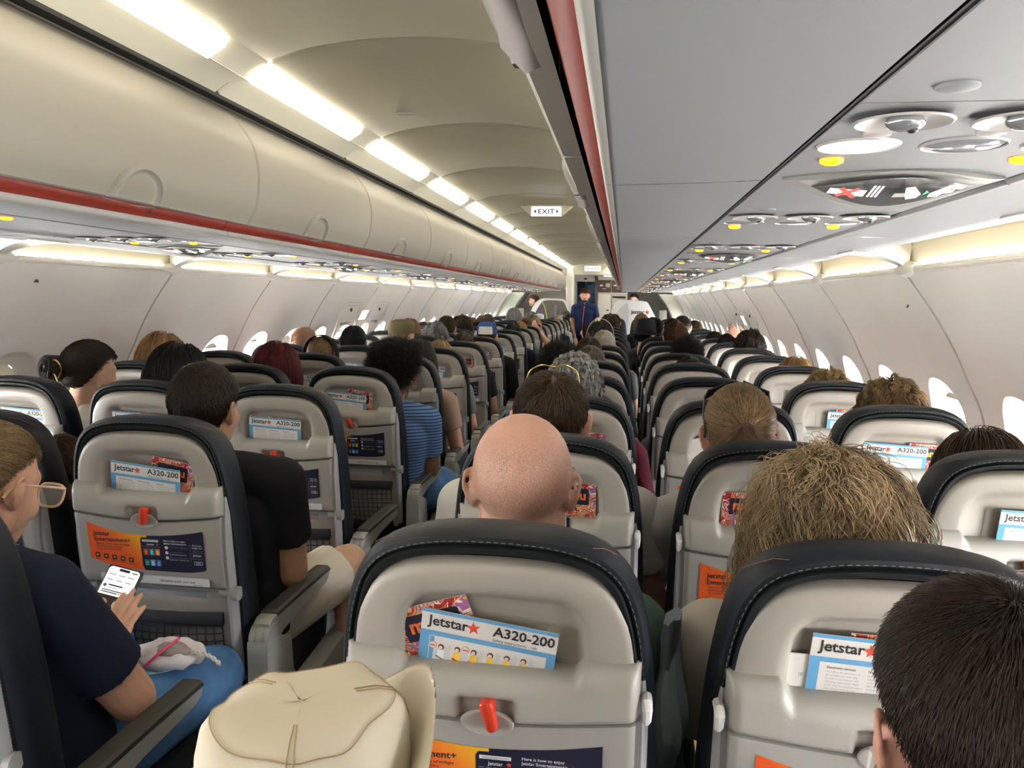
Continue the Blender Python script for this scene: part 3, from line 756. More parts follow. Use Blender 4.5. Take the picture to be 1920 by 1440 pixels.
def make_seat(c, k, full):
    t = empty('airline_seat', (SX[c], seat_y(c,k), 0))
    def part(n, key=None, par=t, loc=None): return link(n, SMESH[key or n], par, loc)
    part('seat_back'); part('shell'); part('pocket_cover'); tr = part('tray_table'); part('seat_cushion')
    if k < 8:
        part('latch', 'latch_b' if (c, k) == ('C', 1) else 'latch_a' if (c, k) != ('C', 3) else 'latch_c')
        part('latch_scoop', par=tr); part('entertainment_poster', par=tr); part('instruction_label', par=tr)
        part('hinge_frame'); part('lower_back')
        if k < 5: part('net_pocket')
        if c == 'D': part('coat_hook', loc=(.205, 0, 0))
        if c in 'EF': part('coat_hook', loc=(-.205, 0, 0))
    elif k < 12: part('entertainment_poster', par=tr); part('lower_back')
    part('seat_pan'); 
    if c in 'ACDF': part('leg_frame', loc=((.12 if c in 'CF' else -.12), 0, 0))
    xs = {'A': [.2475], 'B': [.2475], 'C': [.262], 'D': [-.262, .25], 'E': [.25], 'F': []}[c]
    for x in xs:
        a = part('armrest', loc=(x, 0, 0)); link('armrest_pad', SMESH['armrest_pad'], a)
        if abs(x) > .255 and k < 10:
            e = part('end_bay', loc=(x, 0, 0)); link('red_marker', SMESH['red_marker'], e)
    return t
SEATS = {}
NROW = 19
for c in 'ABCDEF':
    for k in range(-1 if c in 'DE' else 0, NROW):
        SEATS[(c,k)] = make_seat(c, k, k < 8)
def seat_label(c, k):
    pos = {'A':'window','F':'window','B':'middle','E':'middle','C':'aisle','D':'aisle'}[c]; side = 'left' if c in 'ABC' else 'right'
    w = WHO.get((c,k)); s = '%s seat, %s, %s block' % (pos, ('%s row ahead' % ORD[k]) if k >= 0 else 'beside the camera', side)
    s = s+(', '+w if w else ', dark leather with beige back'); return ' '.join(s.split()[:16])
# cards and menus standing in the pockets
def card_mesh(kind):
    b = MB(); w, h = .092, .13; f = Flat(b, lambda u, z, d: (u, -d, z))
    b.box((-w, 0, -h*.5), (w, .0012, h*.5), cardwm)
    f.rect(-w, h*.5-.005, w, h*.5, cardbm, .0002); 
    f.rect(-w, -h*.5, w, h*.5-.031, cardbm, .0002)
    f.text('Jetstar', -w+.010, h*.5-.0225, .0205, inkm, .0004, .022); f.star(-w+.071, h*.5-.0165, .0098, starm, .0004)
    f.text('A320-200', .006, h*.5-.0215, .0195, inkm, .0004, .022, sx=1.06); f.text('Safety instructions - raft', .006, h*.5-.0295, .0062, inkm, .0004)
    f.rect(-w+.013, -h*.5, w-.012, h*.5-.038, cardwm, .0004)
    if kind == 0:
        f.rect(-w+.014, -h*.5, -w+.020, h*.5-.039, cardbm, .0006); 
        for i in range(6):
            x = -.060+i*.0225; z = h*.5-.060+.0006*i
            sk = mat('pict_grey', (.55,.55,.55), .4); hr = mat('pict_brown', (.10,.04,.02), .4)
            f.poly([(x+.003,z-.012),(x+.011,z-.010),(x+.012,z+.012),(x+.006,z+.013)], sk, .0006)
            f.rect(x-.006,z-.010,x+.003,z+.002, yellm if i else whitepm, .0008); f.circ(x-.0015,z+.007,.0042, hr, .0008, 10); f.circ(x-.002,z+.006,.0028, mat('pict_skin',(.7,.5,.4),.4), .001, 8)
            f.poly([(x-.008,z-.006),(x+.006,z-.012),(x+.006,z-.014),(x-.008,z-.009)], starm if i in (1,2) else greyprm, .001)
            if i in (0, 2): f.circ(x-.013, z+.008, .0055, mat('pict_ring',(.6,.15,.12),.4), .0006, 14); f.circ(x-.013, z+.008, .0048, cardwm, .0008, 14); f.rect(x-.0165,z+.0065,x-.0095,z+.009, mat('pict_ring',()), .001)
    else:
        for j, t in enumerate(('Electronic devices','Hand-held PEDs','Bluetooth')):
            x = -.070+j*.050; f.text(t, x, h*.5-.046, .0048, inkm, .0006, .01)
            for i in range(9): f.text(('may affect the operation of','the aircraft and must only','be used in accordance with','following restrictions. Flight','mode must be selected before','take-off and while taxiing','small devices may be used','unless told otherwise by','the crew at any time')[(i+j*2) % 9], x, h*.5-.0515-.0048*i, .0037, grinkm, .0006)
    return b.mesh('safety_card', False)
def menu_mesh(col):
    b = MB(); w, h = .056, .15; f = Flat(b, lambda u, z, d: (u, .0008*math.cos(u*30)-.0010-d, z))
    n = 10; rows = [[(-w+2*w*i/n, .0008*math.cos((-w+2*w*i/n)*30)-.0010, z) for z in (-h/2, h/2)] for i in range(n+1)]
    b.loft(rows, menum, False); b.loft([[(a, y+.002, z) for a, y, z in r] for r in rows], whitem, False)
    b.loft([[(a, y, z) for a, y, z in (r[1], (r[1][0], r[1][1]+.002, r[1][2]))] for r in rows], whitem, False)
    f.poly([(-w*.72,h*.5-.050),(w*.72,h*.5-.050),(w*.72,h*.5-.016),(w*.66,h*.5-.012),(-w*.66,h*.5-.012),(-w*.72,h*.5-.016)], navym, .0012)
    f.text('menu', 0, h*.5-.038, .030, col, .0018, .03, True)
    return b.mesh('menu_card', False)
CARD = [card_mesh(0), card_mesh(1)]; MENU = [menu_mesh(orangem), menu_mesh(yellm)]
def pocket_items(c, k, card=None, menu=None, cx=0, mx=.04, cr=-.10, mr=.1, cz=.0, mz=0, mcol=0):
    y = seat_y(c, k); side = 'left' if c in 'ABC' else 'right'; pos = {'A':'window','F':'window','B':'middle','E':'middle','C':'aisle','D':'aisle'}[c]
    where = '%s seat pocket, %s row ahead, %s block' % (pos, ORD[k], side)
    if card is not None:
        z = 0.995+cz; o = link('safety_card', CARD[card], None, (SX[c]+cx, y+lean(-.008, z+.0), z), (.139, cr, 0)); o.rotation_euler = (.139, -cr*-1, 0)
        tag(o, 'white and blue safety card in the '+where, 'safety card', 'safety cards in the seat pockets')
    if menu is not None:
        z = 0.985+mz; o = link('menu_card', MENU[mcol], None, (SX[c]+mx, y+lean(.000, z), z), (.139, mr, 0))
        tag(o, 'navy patterned menu in the '+where, 'menu', 'menus in the seat pockets')
pocket_items('D',0, 0, 1, cx=-.010, mx=-.068, cr=.13, mr=-.30, cz=-.010, mz=.008)
pocket_items('C',1, 1, 1, cx=-.01, mx=.055, cr=.10, mr=.18, cz=-.008, mz=.007, mcol=0)
pocket_items('C',2, 1, 1, cx=-.01, mx=-.045, cr=.06, mr=.05, cz=0, mz=.004)
pocket_items('B',2, 1, 1, cx=-.02, mx=-.03, cr=.05, mr=.04, cz=.0, mz=.002)
pocket_items('C',3, 1, 1, cx=-.03, mx=.03, cr=.09, mr=.15, cz=.0, mz=.01)
pocket_items('A',2, 1, 1, cx=.055, mx=-.02, cr=.05, mr=.05)
pocket_items('B',1, 1, None, cx=.03, cr=.05)
pocket_items('E',0, 1, 1, cx=-.006, mx=.005, cr=.05, mr=.05, cz=.0, mz=.002, mcol=1)
pocket_items('D',1, None, 1, mx=.055, mr=.0, mz=.005)
pocket_items('E',1, None, 1, mx=-.06, mr=.03, mz=.0)
pocket_items('D',2, None, 1, mx=.055, mr=.05, mz=-.003)
pocket_items('F',1, 1, None, cx=.038, cr=.03, cz=-.01)
pocket_items('F',2, 1, 1, cx=-.025, mx=.07, cr=.05, mr=.05, cz=-.003, mz=.0, mcol=1)
pocket_items('F',3, 1, 1, cx=.055, mx=.05, cr=.03, mr=.03, cz=-.008, mcol=1)
pocket_items('F',4, 1, None, cx=.05, cr=.03, cz=-.01)
pocket_items('F',5, 1, None, cx=.05, cr=.03, cz=-.01)
pocket_items('C',4, 1, 1, cx=-.02, mx=.03, cr=.05, mr=.08, mz=.005)
pocket_items('C',5, 1, None, cx=-.02, cr=.05)
pocket_items('C',6, 1, 1, cx=-.04, mx=.05, cr=.05, mr=.05, cz=-.005)
pocket_items('B',4, 1, 1, cx=-.02, mx=.02, cr=.05, mr=.05)
pocket_items('B',5, 1, 1, cx=.0, mx=-.02, cr=.05, mr=.05)
pocket_items('C',7, 1, 1, cx=.0, mx=.05, cr=.05, mr=.05)
pocket_items('C',8, 1, None, cx=.03, cr=.05)
mb = MB(); mb.box((-.05,0,-.06),(.05,.0015,.06), mat('paper_sheet', (.74,.72,.68), .5)); f = Flat(mb, lambda a,b,d: (a,-d,b)); f.text('IF AFFECTED', -.036, .028, .0085, grinkm, .0004)
tag(link('paper_bag', mb.mesh('paper_bag', False), None, (SX['E']-.072, 1.0+lean(-.002,.985), .972), (.139,.02,0)), 'plain white paper bag beside the card in the near middle seat pocket', 'paper bag')
mb = MB(); mb.box((-.045,0,-.06),(.045,.002,.06), mat('paper_sheet', ()))
tag(link('folded_paper', mb.mesh('folded_paper', False), None, (SX['E']-.08, seat_y('E',2)+lean(-.004,.985), .995), (.139,-.25,0)), 'folded white paper sticking out of the pocket in front of the ponytail', 'paper')

# ------------------------------------------------------------------ forward end of the cabin, exits
greyfix = mat('door_grey', (.30,.29,.26), .5); burg = mat('burgundy', (.055,.028,.032), .4); bluew = mat('blue_panel', (.035,.12,.26), .45)
bluel = mat('blue_light_panel', (.16,.34,.52), .4); galw = mat('galley_white', (.60,.58,.52), .4); bulkm = mat('bulkhead_cream', (.60,.58,.52), .5)
mb = MB(); mb.box((-1.98,-4.72,0),(1.98,-4.70,2.3), wallm); tag(mb.build('wall_back'), kind='structure')
for s_ in (-1,1):
    mb = MB(); mb.box((min(s_*.60,s_*2.2),15.72,1.655),(max(s_*.60,s_*2.2),15.76,2.3), bulkm, .004); ti += 1; tag(mb.build('trim_%d' % ti), kind='structure')  # unseen end cap, added to block sky light leaking in behind the bins
    mb = MB(); mb.box((min(s_*1.50,s_*2.2),15.70,0),(max(s_*1.50,s_*2.2),15.71,.01), bulkm); mb.loft([[(s_*2.2,15.84,z),(s_*(wallx(min(z,1.66))-.02),15.84,z)] for z in [1.66*i/20 for i in range(21)]], bulkm, False); ti += 1; tag(mb.build('trim_%d' % ti), kind='structure')
mb = MB(); YE = 16.35
mb.box((-1.98,YE+2.0,0),(1.98,YE+2.05,2.3), bulkm); tag(mb.build('wall_front'), kind='structure')
mb = MB(); mb.box((-.50,YE-.5,0),(-.36,YE+.1,2.12), bulkm, .02); ti += 1; tag(mb.build('trim_%d' % ti), kind='structure')
mb = MB(); mb.box((-1.98,YE+.9,0),(-.36,YE+.95,2.3), bulkm); ti += 1; tag(mb.build('trim_%d' % ti), kind='structure')
mb = MB(); mb.box((-.6,YE-.45,1.985),(.6,YE+.1,2.25), bulkm, .01); mb.box((-.60,YE,1.86),(.05,YE+.05,1.99), mat('header_grey',(.38,.37,.34),.4)); ti += 1; tag(mb.build('trim_%d' % ti), kind='structure')
mb = MB(); mb.box((-1.98,15.7,2.2),(1.98,18.5,2.26), ceilm); ti += 1; tag(mb.build('trim_%d' % ti), kind='structure')
for s_ in (-1,1):
    mb = MB(); mb.loft([[(s_*wallx(z), 15.9, z), (s_*wallx(z), 18.4, z)] for z in [1.66*i/20 for i in range(21)]]+[[(s_*1.3,15.9,2.2),(s_*1.3,18.4,2.2)]], wallm, False); ti += 1; tag(mb.build('trim_%d' % ti), kind='structure')
# blue vestibule behind the attendant
mb = MB(); y = YE+1.2; mb.box((-.40,y,.0),(.12,y+.03,2.0), bluew)
for a,b,c,d,m_ in ((-.39,1.30,-.20,1.60,bluel),(-.17,1.05,.06,1.40,bluel),(-.39,.85,-.22,1.22,bluel),(-.15,1.62,.08,1.80,bluew)): mb.box((a,y-.01,b),(c,y,d), m_, .002)
mb.box((-.15,y-.03,1.585),(.06,y,1.61), blackm); mb.box((-.15,y-.03,1.42),(.06,y,1.44), blackm); mb.tube([(-.19,y-.02,1.3),(-.19,y-.02,1.95)],.006,whitem)
mb.ell((-.08,y-.02,1.85),(.02,.01,.015), blackm)
tag(mb.build('blue_cabinet'), 'blue panelled cabinet in the vestibule behind the standing attendant', 'cabinet')
mb = MB(); mb.ell((-.14,YE-.02,1.915),(.035,.012,.018), blackm); tag(mb.build('camera_dome'), 'small black camera dome on the header above the standing attendant', 'camera')
mb = MB(); mb.tube([(.32,15.75,1.952),(.32,15.75,1.965)], .075, mat('ceiling_lamp', (1,.95,.85), .4, emit=2.5), 20); tag(mb.build('ceiling_lamp'), 'round warm lamp in the ceiling beside the far exit sign', 'lamp')
# galley right of the aisle
g = empty('galley_unit', (.30, YE, 0)); tag(g, 'white galley unit with burgundy carriers on top, right of the standing attendant', 'galley')
mb = MB(); mb.box((-.19,0,0),(.42,.7,2.0), galw, .01); mb.build('housing', g)
mb = MB(); mb.box((-.245,-.03,0),(-.19,.3,1.97), burg, .005); mb.build('side_post', g)
for x0, x1 in ((-.175,.085),(.105,.40)):
    mb = MB(); mb.box((x0,-.03,1.645),(x1,0,1.895), burg, .01); c_ = mb.build('carrier', g)
    mb = MB(); mb.box((x0+.03,-.034,1.77),(x0+.09,-.03,1.80), whitem); mb.box((x0+.15,-.036,1.75),(x0+.24,-.03,1.83), mat('label_gold',(.45,.42,.33),.4), .004); mb.box((x0+.08,-.036,1.715),(x0+.16,-.03,1.725), whitem); mb.build('label', c_)
mb = MB(); mb.box((-.18,-.03,.08),(.085,0,1.61), mat('trolley_white',(.62,.60,.55),.4), .01); c_ = mb.build('trolley_door', g)
mb = MB(); mb.box((-.0,-.035,1.27),(.05,-.03,1.295), blackm); mb.tube([(-.14,-.035,1.56),(-.12,-.04,1.56)],.01,metalm); mb.build('latch', c_)
mb = MB(); mb.box((.105,-.03,.08),(.40,0,1.61), mat('trolley_grey',(.45,.44,.40),.4), .01); mb.box((.12,-.04,1.53),(.38,-.03,1.57), blackm,.004); mb.box((.2,-.035,1.42),(.27,-.03,1.45), yellm); mb.build('drawer', g)
# partitions
def partition(x, poly, name, lab, win):
    t = empty(name, (x, 15.5, 0)); tag(t, lab, 'partition')
    P = [(p.x-x, p.y) for p in catmull([(a,b,0) for a,b in poly], 5)]
    mb = MB(); cxx = sum(a for a,_ in P)/len(P); czz = 1.0; rings = []
    for y, k in ((0,.02),(.006,0),(.034,0),(.04,.02)): rings.append([(a+(cxx-a)*k, y, b+(czz-b)*k) for a,b in P])
    mb.loft(rings, mat('partition_white',(.60,.60,.59),.35), True, True, True); mb.build('panel', t, angle=50)
    f_m = MB(); f = Flat(f_m, lambda a,b,d: (a-x, -d-.001, b))
    if win:
        W_ = [(p.x,p.y) for p in catmull([(-1.17,.95,0),(-1.10,1.15,0),(-.98,1.37,0),(-.88,1.455,0),(-.60,1.455,0),(-.51,1.42,0),(-.44,1.25,0),(-.36,.95,0)], 5)]
        f.poly(W_, mat('mesh_window',(.11,.10,.085),.5), .001)
        f_m.tube([f.f(a,b,.004) for a,b in W_], .006, mat('window_rim',(.10,.10,.09),.4), 6)
        W2 = [(p.x,p.y) for p in catmull([(-1.17,.95,0),(-1.10,1.15,0),(-.98,1.37,0),(-.93,1.42,0)], 5)]+[(-.87,1.3),(-.82,1.1),(-.81,.95)]
        f.poly(W2, mat('purple_cloth',(.09,.06,.085),.6), .0025)
        f_m.tube([f.f(a,b,.006) for a,b in ((-.935,1.43),(-.89,1.35),(-.85,1.2),(-.82,1.0))], .010, mat('lime_strap',(.45,.60,.05),.5), 6)
        f.rect(-.69,.95,-.655,1.38, mat('strap_grey',(.2,.2,.18),.5), .003)
        f_m.build('window_panel', t)
    else:
        f.poly([(p.x,p.y) for p in catmull([(.42,1.08,0),(.50,1.22,0),(.60,1.36,0),(.68,1.42,0),(.74,1.40,0),(.75,1.1,0),(.75,.7,0)], 5)]+[(.42,.7)], mat('swoosh_grey',(.47,.46,.47),.4), .001)
        f.text('Jetstar', .80, 1.235, .095, inkm, .002, .025); f.star(1.105, 1.262, .050, starm, .002)
        f_m.build('logo', t, smooth=False)
partition(-.75, [(-1.36,.06),(-1.34,.7),(-1.26,1.05),(-1.10,1.36),(-1.02,1.46),(-.92,1.497),(-.75,1.503),(-.56,1.50),(-.49,1.46),(-.42,1.30),(-.30,.95),(-.26,.5),(-.26,.06),(-.8,.05)], 'partition', 'white partition with dark mesh window at the far left of the cabin', True)
partition(.85, [(.27,.06),(.28,.8),(.36,1.1),(.46,1.40),(.52,1.475),(.62,1.492),(.85,1.49),(1.05,1.475),(1.12,1.43),(1.22,1.25),(1.30,1.08),(1.34,.7),(1.35,.06),(.8,.05)], 'partition', 'white partition with airline logo at the far right of the cabin', False)
# door slide covers beyond the partitions
for s_, lab in ((-1,'left'),(1,'right')):
    mb = MB(); rows = []
    for z in [1.62-1.5*i/12 for i in range(13)]: x = wallx(z)-.01; rows.append([(s_*x, 15.95, z),(s_*(x-.28), 15.98, z),(s_*(x-.30), 16.10, z),(s_*(x-.28), 16.9, z),(s_*x, 16.95, z)])
    mb.loft(rows, greyfix if s_ > 0 else mat('door_green',(.33,.36,.30),.4), False)
    mb.tube([(s_*(wallx(z)-.30), 15.96, z) for z in (1.6,1.4,1.2,1.0)], .015, mat('slide_strap',(.08,.075,.07),.5), 6)
    mb.box((min(s_*1.35,s_*1.5),15.93,1.05),(max(s_*1.35,s_*1.5),15.98,1.3), mat('door_dark',(.14,.135,.12),.5), .01)
    tag(mb.build('cabin_door'), 'grey cabin door beside the %s partition at the far end' % lab, 'door')
# overwing exits
def overwing(sg, ys, ysign, lab):
    for i, yc in enumerate(ys):
        t = empty('emergency_exit', (sg*1.8, yc, 0)); tag(t, '%s over-wing exit panel, %s the lit sign on the %s wall' % ('nearer' if i == 0 else 'farther', 'before' if i == 0 else 'beyond', lab), 'emergency exit')
        def Wp(y, z, d=0): return (sg*(wallx(z)-d-1.8), y, z)
        mb = MB()
        for h, r, w in ((.0,.004,.26),(.028,.004,.235)):
            pts = [Wp(-w, .9), Wp(-w, 1.35-h)]+[Wp(-w+.05, 1.42-h), Wp(w-.05, 1.42-h)]+[Wp(w, 1.34-h), Wp(w, .9)]
            mb.tube([(p[0]-sg*.002,p[1],p[2]) for p in pts], r, mat('exit_rim',(.74,.73,.68),.35), 6)
        mb.build('rim', t)
        mb = MB(); mb.ell(Wp(0,1.355,.004), (.008,.026,.020), blackm, 12, 8); mb.build('handle_cover', t)
        mb = MB()
        for j in range(6): mb.box(*[tuple(map(min, zip(Wp(-.10+j*.035,1.215,.003), Wp(-.085+j*.035,1.24,.006)))), tuple(map(max, zip(Wp(-.10+j*.035,1.215,.003), Wp(-.085+j*.035,1.24,.006))))], mat('vent_grey',(.3,.3,.28),.5))
        mb.build('instruction_vents', t)
    t = empty('exit_sign', (sg*(wallx(1.30)-.02), ysign, 1.30)); tag(t, 'small lit white sign between the two over-wing exits, %s wall' % lab, 'exit sign')
    mb = MB(); a = [(sg*(wallx(z)-wallx(1.30)+.02-.012), y, z-1.30) for y, z in ((-.10,1.255),(.10,1.255),(.10,1.345),(-.10,1.345))]
    mb.add(a, [[0,1,2,3]], mat('sign_white', ())); mb.add([(p[0]+sg*.012,p[1],p[2]) for p in a], [[0,1,2,3]], whitem)
    for j in range(4): mb.add([a[j], a[(j+1)%4], (a[(j+1)%4][0]+sg*.012,)+a[(j+1)%4][1:], (a[j][0]+sg*.012,)+a[j][1:]], [[0,1,2,3]], whitem)
    mb.build('sign_face', t, smooth=False)
    f_m = MB(); f = Flat(f_m, lambda u,w,d: (sg*(wallx(1.30+w)-wallx(1.30)+.02-.0135-d), -sg*-1*0+ (u if sg < 0 else -u), w))
    f.text('EXIT', 0, -.016, .045, mat('sign_blue',(.2,.25,.5),.5), .0, .01, True); f_m.build('sign_text', t, smooth=False)
overwing(-1, (6.95, 7.80), 7.36, 'left'); overwing(1, (7.55, 8.45), 8.05, 'right')
# small position markers on the side panels
mkm = mat('marker_black', (.02,.02,.02), .5)
for s_, px, py, lab in ((-1, 67, 524, 'left'), (1, 1702, 571, 'right')):
    d = at(px, py, 1)-Vector((CX,0,CZ)); 
    z = 1.5
    for _ in range(20): k = (s_*wallx(z)-CX)/d.x; z = CZ+d.z*k
    y = d.y*k; x = s_*(wallx(z)-.002)
    mb = MB(); mb.add([(x,y-.016,z-.012),(x,y+.014,z-.012),(x+s_*.004,y+.014*s_*-1,z+.014)], [[0,1,2]], mkm); tag(mb.build('wall_marker', smooth=False), 'tiny black triangle marker stuck on the %s side panel' % lab, 'marker')

# ------------------------------------------------------------------ people
def blob(mb, voxel, smooth=4, name='body', m=None, sub=0):
    me = mb.mesh(name, False); ob = D.objects.new(name, me); COL.objects.link(ob)
    r = ob.modifiers.new('r', 'REMESH'); r.mode = 'VOXEL'; r.voxel_size = voxel; r.use_smooth_shade = True
    s = ob.modifiers.new('s', 'SMOOTH'); s.factor = .5; s.iterations = smooth
    dg = bpy.context.evaluated_depsgraph_get(); out = D.meshes.new_from_object(ob.evaluated_get(dg)); out.name = name
    D.objects.remove(ob); D.meshes.remove(me)
    out.materials.clear()
    if m: out.materials.append(m)
    out.polygons.foreach_set('material_index', [0]*len(out.polygons)); out.polygons.foreach_set('use_smooth', [True]*len(out.polygons))
    return out
def head_parts(b, H, R, s=1, ears=True, wide=1):
    H = Vector(H)
    def e(c, r, rot=None): b.ell(H+R@(Vector(c)*s), [a*s for a in r], skinX, 20, 12, (R @ rot) if rot else R)
    e((0,-.012,.030), (.075*wide,.094,.092)); e((0,.026,-.022), (.065,.070,.084)); e((0,.036,-.078), (.044,.052,.040)); e((0,.066,-.094),(.022,.022,.018))
    e((0,.048,.030),(.058,.042,.034)); e((-.032,.060,-.030),(.028,.028,.028)); e((.032,.060,-.030),(.028,.028,.028))
    e((0,.099,-.030),(.012,.015,.010)); b.tube([H+R@Vector(p)*s for p in ((0,.086,.014),(0,.104,-.024))], [.007*s,.009*s], skinX, 8)
    e((0,.090,-.062),(.022,.011,.008)); e((0,.088,-.072),(.019,.010,.007)); e((-.052,.0,-.055),(.02,.03,.035)); e((.052,.0,-.055),(.02,.03,.035))
    if ears:
        for q in (-1, 1):
            rot = Matrix.Rotation(q*-.45, 3, 'Z')
            e((q*.081,-.012,-.006), (.0065,.019,.029), rot); e((q*.076,-.004,-.008), (.012,.014,.024))
            hel = [(q*.074,.006,.000),(q*.082,.004,.018),(q*.090,-.010,.026),(q*.095,-.022,.016),(q*.093,-.024,-.004),(q*.086,-.016,-.024),(q*.080,-.004,-.034),(q*.075,.002,-.028)]
            b.tube([H+R@Vector(p)*s for p in catmull(hel, 3)], .0050*s, skinX, 6)
            e((q*.080,-.004,-.031), (.006,.008,.009)); e((q*.076,.006,-.008),(.006,.006,.01))
skinX = mat('skin_tmp', (.5,.4,.3))
def rotm(pitch=0, yaw=0, roll=0): return (Matrix.Rotation(yaw,3,'Z') @ Matrix.Rotation(-pitch,3,'X') @ Matrix.Rotation(roll,3,'Y'))
def ellloft(b, secs, m=None, n=24):   # secs: (cx,cy,cz, rx, ry)
    b.loft([[(x+rx*math.copysign(abs(math.cos(q))**.85, math.cos(q)), y+ry*math.copysign(abs(math.sin(q))**.85, math.sin(q)), z) for q in [2*PI*i/n for i in range(n)]] for x,y,z,rx,ry in secs], skinX, True, True, True)
BASE = dict(H=(0,.27,1.158), N=(0,.235,1.0), S=.185, Sy=.23, Sz=.94, elL=(-.235,.275,.67), elR=(.235,.275,.67), wrL=(-.17,.48,.64), wrR=(.17,.48,.64),
            hip=(0,.29,.54), knL=(-.11,.66,.55), knR=(.11,.66,.55), anL=(-.11,.60,.10), anR=(.11,.60,.10), R=(0,0,0), fat=1.0, hs=1.0)
def add_hand(b, W, F, Nn, T, curl=(.5,.5,.5,.5), spread=.10, thumb=(.5,.3), sc=1.0, tips=None):
    """W wrist, F finger direction, Nn back-of-hand normal, T thumb side direction"""
    W, F, Nn, T = Vector(W), Vector(F).normalized(), Vector(Nn).normalized(), Vector(T).normalized()
    T = (T-F*T.dot(F)).normalized(); Nn = F.cross(T)*(1 if F.cross(T).dot(Nn) > 0 else -1)
    P = W+F*.045*sc
    for k in (-1.2,-.4,.4,1.2): b.tube([W+T*k*.010*sc, P+T*k*.018*sc, W+F*.088*sc+T*k*.0215*sc], [.0165*sc,.0145*sc,.0115*sc], skinX, 10)
    L = [(.040,.024,.020),(.044,.028,.021),(.041,.026,.021),(.032,.019,.018)]
    for i in range(4):
        k = 1.2-.8*i; q = W+F*(.086-.004*(i == 3))*sc+T*k*.0205*sc; a = -curl[i]*.45; d0 = (F+T*spread*k).normalized(); pts = [q-d0*.012*sc, q]
        for j, l in enumerate(L[i]):
            d = d0*math.cos(a)+Nn*math.sin(a); q = q+d*l*sc; pts.append(q); a -= curl[i]*(.75 if j == 0 else .5)
        b.tube(pts, [.0095*sc,.0092*sc,.0088*sc,.0080*sc,.0066*sc], skinX, 10); b.ell(pts[-1], (.0066*sc,)*3, skinX, 10, 6)
    q = W+F*.022*sc+T*.020*sc; pts = [q-T*.012*sc, q]; up_, cl = thumb
    d = (T*.75+F*up_-Nn*cl).normalized(); q = q+d*.040*sc; pts.append(q); d = (T*.35+F*(up_+.35)-Nn*cl*1.3).normalized(); q = q+d*.028*sc; pts.append(q); d = (T*.05+F*(up_+.5)-Nn*cl*1.3).normalized(); q = q+d*.022*sc; pts.append(q)
    b.tube(pts, [.015*sc,.0145*sc,.011*sc,.0095*sc,.0078*sc], skinX, 10); b.ell(pts[-1], (.0078*sc,)*3, skinX, 10, 6)
